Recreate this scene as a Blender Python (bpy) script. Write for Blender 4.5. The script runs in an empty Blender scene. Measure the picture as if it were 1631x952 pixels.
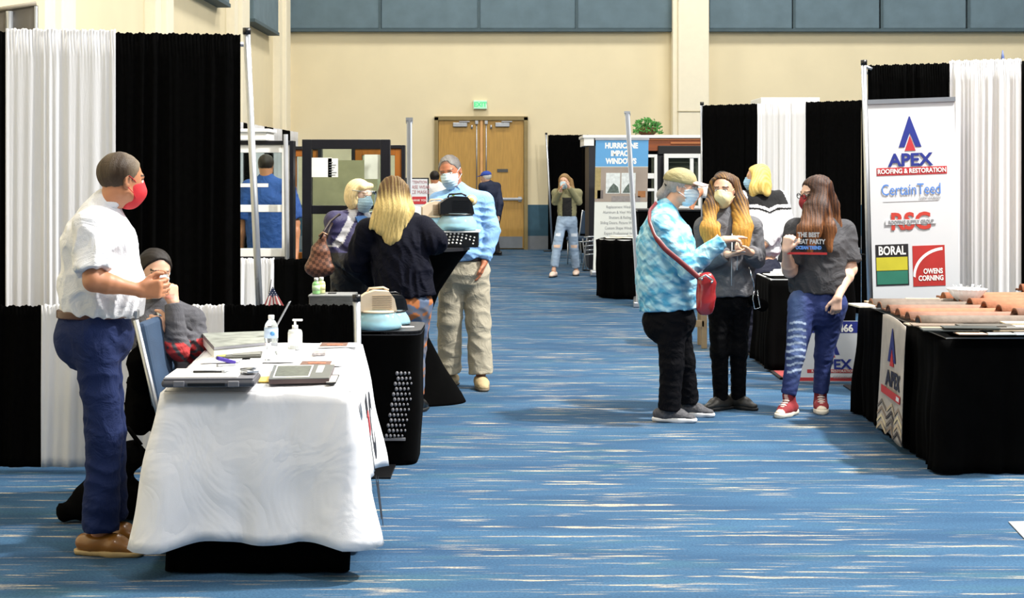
import bpy, math, random
import numpy as np
from math import pi, sin, cos, radians as rad
SC = bpy.context.scene
COL = SC.collection
# ------------------------------------------------------------------ camera, world, lights
CAMZ = 1.65; FPX = 2480.0
cd = bpy.data.cameras.new('camera'); cam = bpy.data.objects.new('camera', cd); COL.objects.link(cam)
cam.location = (0, 0, CAMZ); cam.rotation_euler = (pi/2, 0, 0)
cd.lens = 36*FPX/1631; cd.sensor_width = 36; cd.shift_y = -(476-271)/1631; cd.clip_end = 200
SC.camera = cam
wd = bpy.data.worlds.new('world'); SC.world = wd; wd.use_nodes = True
wd.node_tree.nodes['Background'].inputs[0].default_value = (0.86, 0.92, 1.0, 1)
wd.node_tree.nodes['Background'].inputs[1].default_value = 0.16
SC.view_settings.view_transform = 'Standard'; SC.view_settings.look = 'None'
SC.view_settings.exposure = 0.2; SC.view_settings.gamma = 1
def lamp(x, y, z, power, size, tilt=(0, 0), col=(1, .97, .92)):
    l = bpy.data.lights.new('hall_lamp', 'AREA'); l.energy = power; l.size = size; l.shape = 'SQUARE'; l.color = col
    o = bpy.data.objects.new('hall_lamp', l); COL.objects.link(o); o.location = (x, y, z)
    o.rotation_euler = (rad(tilt[0]), rad(tilt[1]), 0); return o
for lx in (-7, -1.5, 4.5, 10):
    for ly in (1, 8, 15, 22, 29):
        lamp(lx, ly, 9.2, 245*(1 if ly > 10 else {-7: .25, -1.5: .6, 4.5: 1, 10: 1}[lx]), 1.2)
lamp(6.2, 9.0, 9.0, 2000, .5, (0, 28))
lamp(3.5, 2.0, 9.0, 250, .8, (25, 15))

# ------------------------------------------------------------------ helpers
def V(*a): return np.array(a, float)
def P(px, py, d): return V((px-815.5)/FPX*d, d, CAMZ-(py-271)/FPX*d)
def GD(py, z=0.0): return FPX*(CAMZ-z)/(py-271)          # depth of a pixel row lying at height z
def lin(c):
    if isinstance(c, str): c = tuple(int(c[i:i+2], 16)/255 for i in (0, 2, 4))
    return tuple((x/12.92 if x <= .04045 else ((x+.055)/1.055)**2.4) for x in c)
def unit(v): v = np.asarray(v, float); return v/max(1e-9, np.linalg.norm(v))
MATS = {}
def mat(name, c='808080', rough=.6, metal=0, var=0.08, vs=8, bump=0, bs=200, attr=False, trans=0, ior=1.45, emit=0, coat=0, stretch=None, sheen=0, alpha=1, spec=None, wr=0, ws=13):
    if name in MATS: return MATS[name]
    m = bpy.data.materials.new(name); m.use_nodes = True; nt = m.node_tree; n = nt.nodes; L = nt.links.new
    b = n['Principled BSDF']; b.inputs['Roughness'].default_value = rough; b.inputs['Metallic'].default_value = metal
    tc = n.new('ShaderNodeTexCoord'); src = tc.outputs['Object']
    if stretch:
        mp = n.new('ShaderNodeMapping'); mp.inputs['Scale'].default_value = stretch; L(src, mp.inputs['Vector']); src = mp.outputs[0]
    nz = n.new('ShaderNodeTexNoise'); nz.inputs['Scale'].default_value = vs; nz.inputs['Detail'].default_value = 4; L(src, nz.inputs['Vector'])
    mr = n.new('ShaderNodeMapRange'); mr.inputs['From Min'].default_value = .3; mr.inputs['From Max'].default_value = .7
    mr.inputs['To Min'].default_value = 1-var; mr.inputs['To Max'].default_value = 1+var; L(nz.outputs[0], mr.inputs['Value'])
    mx = n.new('ShaderNodeMix'); mx.data_type = 'RGBA'; mx.blend_type = 'MULTIPLY'; mx.inputs[0].default_value = 1
    if attr:
        a = n.new('ShaderNodeAttribute'); a.attribute_name = 'Col'; L(a.outputs['Color'], mx.inputs[6])
    else: mx.inputs[6].default_value = (*lin(c), 1)
    L(mr.outputs[0], mx.inputs[7]); L(mx.outputs[2], b.inputs['Base Color'])
    if bump:
        n2 = n.new('ShaderNodeTexNoise'); n2.inputs['Scale'].default_value = bs; n2.inputs['Detail'].default_value = 2; L(src, n2.inputs['Vector'])
        bp = n.new('ShaderNodeBump'); bp.inputs['Strength'].default_value = bump; bp.inputs['Distance'].default_value = .004
        L(n2.outputs[0], bp.inputs['Height']); L(bp.outputs[0], b.inputs['Normal'])
    if wr:
        n3 = n.new('ShaderNodeTexNoise'); n3.inputs['Scale'].default_value = ws; n3.inputs['Detail'].default_value = 3; n3.inputs['Distortion'].default_value = 1.2; L(tc.outputs['Object'], n3.inputs['Vector'])
        ab = n.new('ShaderNodeMath'); ab.operation = 'SUBTRACT'; ab.inputs[1].default_value = .5; L(n3.outputs[0], ab.inputs[0])
        a2 = n.new('ShaderNodeMath'); a2.operation = 'ABSOLUTE'; L(ab.outputs[0], a2.inputs[0])
        b3 = n.new('ShaderNodeBump'); b3.inputs['Strength'].default_value = wr; b3.inputs['Distance'].default_value = .05*13/ws; L(a2.outputs[0], b3.inputs['Height'])
        if bump: L(bp.outputs[0], b3.inputs['Normal'])
        L(b3.outputs[0], b.inputs['Normal'])
    if trans: b.inputs['Transmission Weight'].default_value = trans; b.inputs['IOR'].default_value = ior
    if coat: b.inputs['Coat Weight'].default_value = coat
    if sheen: b.inputs['Sheen Weight'].default_value = sheen
    if spec is not None: b.inputs['Specular IOR Level'].default_value = spec
    if alpha < 1: b.inputs['Alpha'].default_value = alpha
    if emit:
        b.inputs['Emission Color'].default_value = (*lin(c), 1); b.inputs['Emission Strength'].default_value = emit
    MATS[name] = m; return m
ORG = {}
def thing(name, label, cat, loc=(0, 0, 0), group=None):
    o = bpy.data.objects.new(name, None); COL.objects.link(o); o.location = loc; o.empty_display_size = .1
    o['label'] = label; o['category'] = cat
    if group: o['group'] = group
    ORG[o.name] = V(*loc); return o
def tag(o, label, cat, group=None):
    o['label'] = label; o['category'] = cat
    if group: o['group'] = group
    return o
class MB:
    def __init__(s): s.v = []; s.f = []; s.m = []; s.n = 0; s.sm = []
    def add(s, vs, fs, mi=0, smooth=False):
        vs = np.asarray(vs, float).reshape(-1, 3); s.v.append(vs)
        for f in fs: s.f.append([i+s.n for i in f]); s.m.append(mi); s.sm.append(smooth)
        s.n += len(vs); return s
    def box(s, c, size, R=None, mi=0, bev=0):
        hx, hy, hz = [q/2 for q in size]
        b = min(bev, hx*.9, hy*.9, hz*.9)
        if b <= 0:
            vs = np.array([(x, y, z) for x in (-hx, hx) for y in (-hy, hy) for z in (-hz, hz)])
            fs = [(0, 1, 3, 2), (4, 6, 7, 5), (0, 4, 5, 1), (2, 3, 7, 6), (0, 2, 6, 4), (1, 5, 7, 3)]
        else:
            import bmesh
            bm = bmesh.new(); bmesh.ops.create_cube(bm, size=1)
            for v in bm.verts: v.co.x *= 2*hx; v.co.y *= 2*hy; v.co.z *= 2*hz
            bmesh.ops.bevel(bm, geom=bm.edges[:], offset=b, segments=2, affect='EDGES', profile=.5)
            bm.verts.index_update()
            vs = np.array([tuple(v.co) for v in bm.verts]); fs = [[v.index for v in f.verts] for f in bm.faces]; bm.free()
        if R is not None: vs = vs @ np.array(R).T
        return s.add(vs+np.array(c), fs, mi)
    def bx(s, x0, x1, y0, y1, z0, z1, bev=0): return s.box(((x0+x1)/2, (y0+y1)/2, (z0+z1)/2), (x1-x0, y1-y0, z1-z0), bev=bev)
    def tube(s, pts, r, n=10, mi=0, cap=True):
        pts = [np.array(p, float) for p in pts]; rs = r if hasattr(r, '__len__') else [r]*len(pts)
        vs = []; fs = []; prev = None
        for i, p in enumerate(pts):
            t = unit(pts[min(i+1, len(pts)-1)]-pts[max(i-1, 0)])
            if prev is None: a = unit(np.cross(t, (0, 0, 1) if abs(t[2]) < .9 else (1, 0, 0)))
            else: a = unit(prev-t*np.dot(prev, t))
            prev = a; b = np.cross(t, a)
            for k in range(n): vs.append(p+rs[i]*(cos(2*pi*k/n)*a+sin(2*pi*k/n)*b))
        for i in range(len(pts)-1):
            for k in range(n): fs.append((i*n+k, i*n+(k+1) % n, (i+1)*n+(k+1) % n, (i+1)*n+k))
        if cap: fs.append(tuple(range(n-1, -1, -1))); fs.append(tuple((len(pts)-1)*n+k for k in range(n)))
        return s.add(vs, fs, mi, True)
    def lathe(s, prof, c, n=24, ax=None, ay=None, az=None, mi=0):
        ax = V(1, 0, 0) if ax is None else ax; ay = V(0, 1, 0) if ay is None else ay; az = V(0, 0, 1) if az is None else az
        vs = []; fs = []; c = np.array(c, float)
        for r, z in prof:
            for k in range(n): vs.append(c+ax*r*cos(2*pi*k/n)+ay*r*sin(2*pi*k/n)+az*z)
        for i in range(len(prof)-1):
            for k in range(n): fs.append((i*n+k, i*n+(k+1) % n, (i+1)*n+(k+1) % n, (i+1)*n+k))
        fs.append(tuple(range(n-1, -1, -1))); fs.append(tuple((len(prof)-1)*n+k for k in range(n)))
        return s.add(vs, fs, mi, True)
    def poly(s, pts, fr, c0, c1, mi=0):
        n = len(pts); vs = [fr(a, b, c0) for a, b in pts]+[fr(a, b, c1) for a, b in pts]
        fs = [tuple(range(n-1, -1, -1)), tuple(range(n, 2*n))]+[(i, (i+1) % n, n+(i+1) % n, n+i) for i in range(n)]
        return s.add(vs, fs, mi)
    def shell(s, fn, nu, nv, th, mi=0, closed=False):
        """fn(u,v)->(point, normal) ; makes a closed sheet of thickness th"""
        A = []; B = []
        for j in range(nv+1):
            for i in range(nu+(0 if closed else 1)):
                p, nn = fn(i/nu, j/nv); A.append(p); B.append(np.asarray(p)-th*np.asarray(nn))
        W = nu if closed else nu+1; N = len(A); fs = []
        for j in range(nv):
            for i in range(nu):
                i2 = (i+1) % W; a, b, c, d = j*W+i, j*W+i2, (j+1)*W+i2, (j+1)*W+i
                fs.append((a, b, c, d)); fs.append((N+d, N+c, N+b, N+a))
        for i in range(nu):
            i2 = (i+1) % W
            fs.append((i2, i, N+i, N+i2)); q = nv*W; fs.append((q+i, q+i2, N+q+i2, N+q+i))
        if not closed:
            for j in range(nv):
                fs.append((j*W, (j+1)*W, N+(j+1)*W, N+j*W)); q = nu; fs.append(((j+1)*W+q, j*W+q, N+j*W+q, N+(j+1)*W+q))
        return s.add(A+B, fs, mi, True)
def rawobj(name, v, f, mats, parent=None, mi=None, sm=None, cols=None):
    o0 = ORG[root_of(parent).name] if parent is not None else V(0, 0, 0)
    v = np.asarray(v)-o0
    me = bpy.data.meshes.new(name)
    if isinstance(f, np.ndarray):
        nf = len(f); k = f.shape[1]
        me.vertices.add(len(v)); me.vertices.foreach_set('co', v.astype(np.float32).ravel())
        me.loops.add(nf*k); me.loops.foreach_set('vertex_index', f.astype(np.int32).ravel())
        me.polygons.add(nf); me.polygons.foreach_set('loop_start', np.arange(0, nf*k, k, dtype=np.int32))
        me.update(calc_edges=True)
    else: me.from_pydata([tuple(p) for p in v], [], f)
    for m in (mats if isinstance(mats, (list, tuple)) else [mats]): me.materials.append(m)
    if mi is not None: me.polygons.foreach_set('material_index', mi)
    if sm is not None: me.polygons.foreach_set('use_smooth', sm)
    if cols is not None:
        ca = me.color_attributes.new('Col', 'FLOAT_COLOR', 'POINT')
        ca.data.foreach_set('color', np.hstack([cols, np.ones((len(cols), 1))]).astype(np.float32).ravel())
    me.update()
    o = bpy.data.objects.new(name, me); COL.objects.link(o)
    if parent is not None: o.parent = parent
    else: ORG[o.name] = V(0, 0, 0)
    return o
def root_of(o):
    while o.parent: o = o.parent
    return o
def obj(name, mb, m, parent=None, label=None, cols=None):
    o = rawobj(name, np.vstack(mb.v), mb.f, m, parent, mb.m, mb.sm, cols)
    if label: o['label'] = label
    return o
def struct(name, mb, m, parent=None):
    o = obj(name, mb, m, parent)
    if parent is None: o['kind'] = 'structure'
    return o
def Fr(o, r=(1, 0, 0), u=(0, 0, 1)):
    o = np.array(o, float); r = unit(r); u = unit(u); n = np.cross(r, u)      # n points to the viewer for r=+x,u=+z
    f = lambda a, b, c=0: o+a*r+b*u+c*n
    f.r, f.u, f.n, f.o = r, u, n, o; return f
def text(s, size, fr, a, b, m, parent, name='lettering', c=.004, align='CENTER', bold=0, sx=1, ext=.0012, label=None):
    cu = bpy.data.curves.new('t', 'FONT'); cu.body = s; cu.size = size; cu.align_x = align; cu.align_y = 'CENTER'; cu.extrude = 0; cu.offset = bold; cu.resolution_u = 3
    t = bpy.data.objects.new('t', cu); COL.objects.link(t)
    dg = bpy.context.evaluated_depsgraph_get(); me = bpy.data.meshes.new_from_object(t.evaluated_get(dg))
    bpy.data.objects.remove(t)
    vs = np.array([tuple(v.co) for v in me.vertices]).reshape(-1, 3); fs = [tuple(p.vertices) for p in me.polygons]
    bpy.data.meshes.remove(me); bpy.data.curves.remove(cu)
    mb = MB(); n = len(vs)
    tr = lambda off: np.array([fr(a+v[0]*sx, b+v[1], c+off) for v in vs])
    ff = list(fs)+[tuple(q+n for q in f[::-1]) for f in fs]
    mb.add(np.vstack([tr(ext), tr(0)]), ff)
    return obj(name, mb, m, parent, label)
# ------------------------------------------------------------------ implicit surfaces (bodies, clothes, hair)
def cap(a, b, ra, rb=None, k=.02, front=None, flat=1, clip=(), op='+'):
    return dict(t='c', a=np.array(a, float), b=np.array(b, float), ra=ra, rb=ra if rb is None else rb, k=k, front=front, flat=flat, clip=list(clip), op=op)
def ell(c, r, A=None, k=.02, clip=(), op='+'):
    return dict(t='e', c=np.array(c, float), r=np.array(r, float), A=np.eye(3) if A is None else A, k=k, clip=list(clip), op=op)
def smin(a, b, k):
    h = np.maximum(k-np.abs(a-b), 0)/k; return np.minimum(a, b)-h*h*k*.25
def isosurf(prims, h, disp=None):
    lo = np.full(3, 1e9); hi = -lo; bbs = []
    for p in prims:
        if p['t'] == 'c':
            r = max(p['ra'], p['rb']); l = np.minimum(p['a'], p['b'])-r; u = np.maximum(p['a'], p['b'])+r
        else: r = max(p['r']); l = p['c']-r; u = p['c']+r
        bbs.append((l, u))
        if p['op'] == '+': lo = np.minimum(lo, l); hi = np.maximum(hi, u)
    lo -= .03; hi += .03; n = np.ceil((hi-lo)/h).astype(int)+1
    F = np.full(n, .2, np.float32)
    ax = [lo[i]+h*np.arange(n[i]) for i in range(3)]
    for p, (l, u) in zip(prims, bbs):
        pad = .02+p['k']+2*h
        i0 = np.maximum(0, np.floor((l-pad-lo)/h).astype(int)); i1 = np.minimum(n, np.ceil((u+pad-lo)/h).astype(int)+1)
        if (i1 <= i0).any(): continue
        sl = tuple(slice(a, b) for a, b in zip(i0, i1))
        X, Y, Z = np.meshgrid(*[ax[i][sl[i]].astype(np.float32) for i in range(3)], indexing='ij')
        if p['t'] == 'c':
            a = p['a']; ba = p['b']-a; bb = max(1e-9, ba@ba); x, y, z = X-a[0], Y-a[1], Z-a[2]
            t = np.clip((x*ba[0]+y*ba[1]+z*ba[2])/bb, 0, 1); x = x-t*ba[0]; y = y-t*ba[1]; z = z-t*ba[2]
            fl = 1
            if p['front'] is not None:
                f = p['front']; s_ = (x*f[0]+y*f[1]+z*f[2])*(1/p['flat']-1); x = x+s_*f[0]; y = y+s_*f[1]; z = z+s_*f[2]; fl = min(1, p['flat']*1.1)
            d = (np.sqrt(x*x+y*y+z*z)-(p['ra']+(p['rb']-p['ra'])*t))*fl
        else:
            c, r, A = p['c'], p['r'], p['A']; x, y, z = X-c[0], Y-c[1], Z-c[2]
            q = [(x*A[i][0]+y*A[i][1]+z*A[i][2]) for i in range(3)]
            k0 = np.sqrt(sum((q[i]/r[i])**2 for i in range(3))); k1 = np.sqrt(sum((q[i]/r[i]**2)**2 for i in range(3)))
            d = k0*(k0-1)/np.maximum(k1, 1e-6)
        for (cp, cn) in p['clip']:
            d = np.maximum(d, (X-cp[0])*cn[0]+(Y-cp[1])*cn[1]+(Z-cp[2])*cn[2])
        if p['op'] == '+': F[sl] = smin(F[sl], d.astype(np.float32), p['k'])
        elif p['op'] == '-': F[sl] = -smin(-F[sl], d.astype(np.float32), p['k'])
    if disp is not None:
        ii = np.nonzero(np.abs(F) < .03); pts = np.stack([ax[i][ii[i]] for i in range(3)], 1)
        F[ii] -= disp(pts)
    S = F < 0
    cnt = sum(S[a:n[0]-1+a, b:n[1]-1+b, c:n[2]-1+c].astype(np.int8) for a in (0, 1) for b in (0, 1) for c in (0, 1))
    I = np.stack(np.nonzero((cnt > 0) & (cnt < 8)), 1); N = len(I)
    idx = np.full(n, -1, np.int32); idx[tuple(I.T)] = np.arange(N)
    acc = np.zeros((N, 3)); num = np.zeros(N)
    cor = [(a, b, c) for a in (0, 1) for b in (0, 1) for c in (0, 1)]
    vals = {q: F[tuple((I+q).T)] for q in cor}
    for q in cor:
        for axis in range(3):
            if q[axis]: continue
            q2 = list(q); q2[axis] = 1; q2 = tuple(q2); f0, f1 = vals[q], vals[q2]; m = (f0 < 0) != (f1 < 0)
            t = np.where(m, f0/np.where(m, f0-f1, 1), 0); pt = np.tile(np.array(q, float), (N, 1)); pt[:, axis] += t
            acc[m] += pt[m]; num[m] += 1
    verts = lo+h*(I+acc/num[:, None])
    quads = []
    for axis in range(3):
        b, c = (axis+1) % 3, (axis+2) % 3
        s0 = [slice(None)]*3; s1 = [slice(None)]*3; s0[axis] = slice(0, -1); s1[axis] = slice(1, None)
        A0, A1 = S[tuple(s0)], S[tuple(s1)]; E = np.stack(np.nonzero(A0 != A1), 1)
        E = E[(E[:, b] > 0) & (E[:, c] > 0)]
        fl = S[tuple(E.T)]
        def g(db, dc):
            e = E.copy(); e[:, b] += db; e[:, c] += dc; return idx[tuple(e.T)]
        Q = np.stack([g(-1, -1), g(0, -1), g(0, 0), g(-1, 0)], 1); Q[~fl] = Q[~fl][:, ::-1]
        quads.append(Q[(Q >= 0).all(1)])
    return verts, np.vstack(quads)
def soft(name, prims, h, m, parent, disp=None, colf=None, label=None, relax=1):
    v, f = isosurf(prims, h, disp)
    for _ in range(relax):
        s_ = np.zeros_like(v); c_ = np.zeros(len(v))
        for i in range(4):
            a, b = f[:, i], f[:, (i+1) % 4]
            for q in range(3): s_[:, q] += np.bincount(a, v[b, q], len(v))+np.bincount(b, v[a, q], len(v))
            c_ += np.bincount(a, minlength=len(v))+np.bincount(b, minlength=len(v))
        v = v*.5+.5*s_/np.maximum(c_, 1)[:, None]
    cols = None if colf is None else np.clip(colf(v), 0, 1)
    o = rawobj(name, v, f, m, parent, None, np.ones(len(f), bool), cols)
    if label: o['label'] = label
    return o
def wob(seed, freq, kz=1.6, n=4):
    r = np.random.RandomState(seed); ks = r.normal(size=(n, 3)); ks[:, 2] *= kz; ks *= (freq/np.linalg.norm(ks, axis=1)*r.uniform(.6, 1.5, n))[:, None]
    k2 = r.normal(size=(n, 3))*freq*.35; ph = r.uniform(0, 6.3, (n, 2))
    def f(p):
        s_ = 0
        for i in range(n): s_ = s_+np.sin(p@ks[i]+ph[i, 0]+1.5*np.sin(p@k2[i]+ph[i, 1]))
        return s_/n
    return f
def folds(seed, amp=.006, freq=55, kz=1.6):
    w = wob(seed, freq, kz); return lambda p: amp*(1-2.2*np.abs(w(p)*1.5)**.75)
# ------------------------------------------------------------------ people
UP = V(0, 0, 1)
def frame(yaw, pitch=0, roll=0):
    """yaw 0 looks at the camera, +90 looks to image right. returns rows right(person's), fwd, up"""
    a = rad(yaw); f = V(sin(a), -cos(a), 0); r = np.cross(f, UP)
    p = rad(pitch); f2 = f*cos(p)-UP*sin(p); u = np.cross(r, f2)
    q = rad(roll); r2 = r*cos(q)+u*sin(q); u2 = np.cross(r2, f2)
    return np.array([r2, f2, u2])
SKIN = dict(light='d3a489', tan='b87c58', ruddy='b87454', pale='dcb49e')
def hand_prims(w, d, n, side, curl=(30, 35, 25), s=1, point=None, thumb=.6):
    """w wrist, d finger direction, n palm normal, side: vector pointing to thumb side"""
    d = unit(d); n = unit(n-d*np.dot(n, d)); l = np.cross(d, n); l = l if np.dot(l, side) > 0 else -l
    out = []; L = [.072, .08, .074, .06]; off = [.03, .01, -.011, -.03]
    for i in range(4):
        kb = w+d*(.086-abs(i-1)*.004)*s+l*off[i]*s
        out.append(cap(w+l*off[i]*.55*s+d*.005, kb, .016*s, .0125*s, k=.014))
        dd = d+l*off[i]*1.5; p = kb; ang = 0
        cu = curl if not (point is not None and i in point) else (4, 6, 4)
        for q, fr in enumerate((.46, .3, .24)):
            ang += rad(cu[q]); e = unit(unit(dd)*cos(ang)+n*sin(ang)); p2 = p+e*L[i]*fr*s
            out.append(cap(p, p2, (.0098-.0008*q)*s, (.009-.0009*q)*s, k=.004)); p = p2
    t0 = w+d*.02*s+l*.024*s; t1 = t0+unit(l*.75+d*.75+n*.3)*.042*s; t2 = t1+unit(l*(1-thumb)+d*1+n*.5*thumb)*.032*s; t3 = t2+unit(d+n*.5*thumb-l*.2*thumb)*.025*s
    out += [cap(t0, t1, .0165*s, .012*s, k=.012), cap(t1, t2, .0115*s, .0105*s, k=.004), cap(t2, t3, .0105*s, .0085*s, k=.004)]
    return out
def head_prims(c, A, s):
    T = lambda x, y, z: c+s*(x*A[0]+y*A[1]+z*A[2])
    S = lambda *r: np.array(r)*s
    o = [ell(T(0, -.01, .032), S(.075, .094, .083), A, .03), ell(T(0, .028, -.025), S(.061, .064, .085), A, .03),
         ell(T(0, .05, -.083), S(.032, .032, .026), A, .03), cap(T(-.05, .0, -.055), T(-.02, .06, -.088), .018*s, .016*s, .03),
         cap(T(.05, .0, -.055), T(.02, .06, -.088), .018*s, .016*s, .03),
         cap(T(-.034, .079, .024), T(.034, .079, .024), .011*s, .011*s, .014),
         ell(T(-.03, .1, .004), S(.017, .016, .011), A, .008, op='-'), ell(T(.03, .1, .004), S(.017, .016, .011), A, .008, op='-'),
         ell(T(-.03, .078, .003), S(.013, .0125, .0125), A, .003), ell(T(.03, .078, .003), S(.013, .0125, .0125), A, .003),
         cap(T(0, .09, .008), T(0, .107, -.03), .008*s, .0125*s, .01), cap(T(-.012, .096, -.034), T(.012, .096, -.034), .008*s, .008*s, .008),
         cap(T(-.018, .086, -.06), T(.018, .086, -.06), .0075*s, .0075*s, .006), cap(T(-.015, .086, -.072), T(.015, .086, -.072), .0075*s, .0075*s, .006)]
    for sg in (-1, 1):
        o.append(ell(T(sg*.076, -.008, -.006), S(.009, .019, .032), A, .008)); o.append(ell(T(sg*.085, -.003, -.002), S(.006, .009, .016), A, .006, op='-'))
    return o
def person(q, label, group=None):
    d0 = q['d']; JP = lambda t: P(t[0], t[1], d0+(t[2] if len(t) > 2 else 0))
    A = frame(q['face']); R, Fw = A[0], A[1]; w = q.get('w', 1); u = q.get('u', 1)
    Hd = frame(q.get('hy', q['face']), q.get('hp', 5), q.get('hr', 0)); hc = JP(q['head']); hs = q.get('hs', 1)
    neck = JP(q['neck']); pel = JP(q['pel']); h = q.get('h', .007); ch = q.get('ch', h*1.35)
    spn = pel-neck; chest = neck+spn*.3; waist = neck+spn*.68
    fl = q.get('flat', (.62, .7, .74)); sw = q.get('sw', .185)*u
    sh = {'R': JP(q['shR']) if 'shR' in q else neck+R*sw-UP*.035*u, 'L': JP(q['shL']) if 'shL' in q else neck-R*sw-UP*.035*u}
    el, wr, hip, kn, an = {}, {}, {}, {}, {}
    for s_ in 'RL':
        el[s_], wr[s_] = [JP(t) for t in q['arm'+s_]]
        kn[s_], an[s_] = [JP(t) for t in q['leg'+s_]]
        hip[s_] = JP(q['hip'+s_]) if 'hip'+s_ in q else pel+(R if s_ == 'R' else -R)*.088*u*w-UP*.02
    ft = np.array([an['R'], an['L']]).mean(0)
    root = thing('person', label, 'person', (float(pel[0]), float(pel[1]), 0.0), group)
    # ---- body
    pr = [cap(pel, waist, .135*w*u, .12*w*u, .05, Fw, fl[2]), cap(waist, chest, .12*w*u, .135*w*u, .05, Fw, fl[1]), cap(chest, neck-UP*.06, .13*u*min(w, 1.1), .06*u, .03, Fw, fl[0]),
          cap(sh['R']-UP*.01, sh['L']-UP*.01, .036*u, .036*u, .02), cap(neck-UP*.03, hc-Hd[2]*.05*hs-Hd[1]*.02, .058*u, .052*u, .03)]
    for s_ in 'RL':
        pr += [cap(sh[s_], el[s_], .05*u*q.get('aw', 1), .039*u*q.get('aw', 1), .02), cap(el[s_], wr[s_], .039*u*q.get('aw', 1), .026*u, .02),
               cap(el[s_]*.7+wr[s_]*.3, el[s_]*.6+wr[s_]*.4, .039*u*q.get('aw', 1), .036*u, .02)]
        pr += [cap(hip[s_], kn[s_], .074*u*w, .045*u, .03), cap(kn[s_], an[s_], .045*u, .033*u, .03), cap(kn[s_]*.72+an[s_]*.28, kn[s_]*.6+an[s_]*.4, .044*u, .04*u, .03)]
        hq = q.get('hand'+s_, {}); fa = unit(wr[s_]-el[s_])
        dd = V(*hq['d']) if 'd' in hq else fa; nn = V(*hq['n']) if 'n' in hq else (-R if s_ == 'R' else R)
        sd = V(*hq['s']) if 's' in hq else Fw+UP*.5
        pr += hand_prims(wr[s_], dd, nn, sd, hq.get('curl', (25, 30, 20)), u*.98, hq.get('point'), hq.get('thumb', .5))
    pr += head_prims(hc, Hd, hs)
    fz = {}
    for s_ in 'RL':
        ty = rad(q.get('toe'+s_, q['face'])); fd = V(sin(ty), -cos(ty), 0); g = V(an[s_][0], an[s_][1], q.get('lift'+s_, 0)); fz[s_] = (g, fd)
        pr.append(cap(an[s_], g-fd*.02+UP*.05, .032*u, .03*u, .02)); pr.append(cap(g-fd*.03+UP*.048, g+fd*.11+UP*.036, .026*u, .015*u, .01))
    sk = np.array(lin(SKIN[q.get('skin', 'light')])); hcol = np.array(lin(q.get('brow', q.get('haircol', ('3a2a20',))[0])))
    nz = wob(7, 60)
    def bodycol(v):
        L = (v-hc)@Hd.T/hs; c = np.tile(sk, (len(v), 1))*(1+.06*nz(v))[:, None]
        for sg in (-1, 1):
            de = np.sqrt(((L-[sg*.03, .09, .003])**2).sum(1)); dx = np.hypot(L[:, 0]-sg*.03, (L[:, 2]-.003)*1.7)
            c[(dx < .014) & (L[:, 1] > .07)] = lin('e8e0d8'); c[(dx < .0065) & (L[:, 1] > .075)] = lin('2a1c14')
            b = (np.abs(L[:, 0]-sg*.032) < .02) & (np.abs(L[:, 2]-.028) < .0038) & (L[:, 1] > .06); c[b] = hcol
            ln = (np.abs(L[:, 0]-sg*.03) < .017) & (np.abs(L[:, 2]-.0125) < .0025) & (L[:, 1] > .07); c[ln] = hcol*.6
        if q.get('hair') and not q['hair'].get('long') and not q['hair'].get('bob'):
            edge = np.clip((.012-L[:, 1]+.9*np.clip(L[:, 2], 0, 1))/.02, 0, 1)*np.clip((L[:, 2]+.045)/.03, 0, 1)*(np.abs(L[:, 0]) < .0815); edge = np.minimum(edge, 1)*.75
            c = c*(1-edge[:, None])+hcol*edge[:, None]
        lp = (np.abs(L[:, 0]) < .024) & (L[:, 2] < -.053) & (L[:, 2] > -.079) & (L[:, 1] > .08); c[lp] = c[lp]*[.85, .55, .55]
        return c
    soft('body', pr, h, mat('skin', rough=.5, attr=True, var=.05, vs=30), root, colf=bodycol)
    # ---- top garment
    t = q['top']; e = t.get('e', .02)*.62; m = t['mat']; hem = JP(t['hem']) if 'hem' in t else pel-UP*.02
    dn = unit(hem-chest); ww = t.get('w', 1)*w
    tp = [cap(chest, neck-UP*.035, .15*u*min(w, 1.1)+e, .085*u+e, .05, Fw, max(.7, fl[0])), cap(waist, chest, .14*u*ww+e, .152*u*min(ww, 1.12)+e, .05, Fw, fl[1]),
          cap(hem+dn*.04, waist, t.get('hw', .15*ww)*u+e, .14*u*ww+e, .05, Fw, t.get('hflat', fl[2]), [(hem, dn)]),
          cap(sh['R'], sh['L'], .05*u+e, .05*u+e, .04), cap(neck-UP*.03, sh['R'], .06*u+e*.7, .05*u+e, .04), cap(neck-UP*.03, sh['L'], .06*u+e*.7, .05*u+e, .04), cap(neck-UP*.02, neck+unit(hc-neck)*t.get('collar', .03), .064*u+e*.6, .058*u+e*.5, .02)]
    if t.get('bust'):
        for sg in (-1, 1): tp.append(ell(chest+R*sg*.075*u+Fw*.07*u-UP*.03, (.075*u, .07*u, .07*u), A, .05))
    if t.get('belly'): tp.append(ell(waist+Fw*.05*t['belly'], (.14*w, .12*t['belly'], .15), A, .08, [(hem, dn)]))
    sl = t.get('sleeve', 1); ew = t.get('sw', 1)
    for s_ in 'RL':
        if sl <= .5:
            cu = sh[s_]+(el[s_]-sh[s_])*sl*2; dd = unit(el[s_]-sh[s_])
            tp.append(cap(sh[s_], cu+dd*.03, .052*u*ew+e, .056*u*ew+e, .014, clip=[(cu, dd)]))
        else:
            cu = el[s_]+(wr[s_]-el[s_])*(sl*2-1)*.98; dd = unit(wr[s_]-el[s_])
            tp.append(cap(sh[s_], el[s_], .05*u*ew+e, .04*u*ew+e, .014)); tp.append(cap(el[s_], cu+dd*.02, .04*u*ew+e, .028*u*ew+e*.8, .014, clip=[(cu, dd)]))
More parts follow.
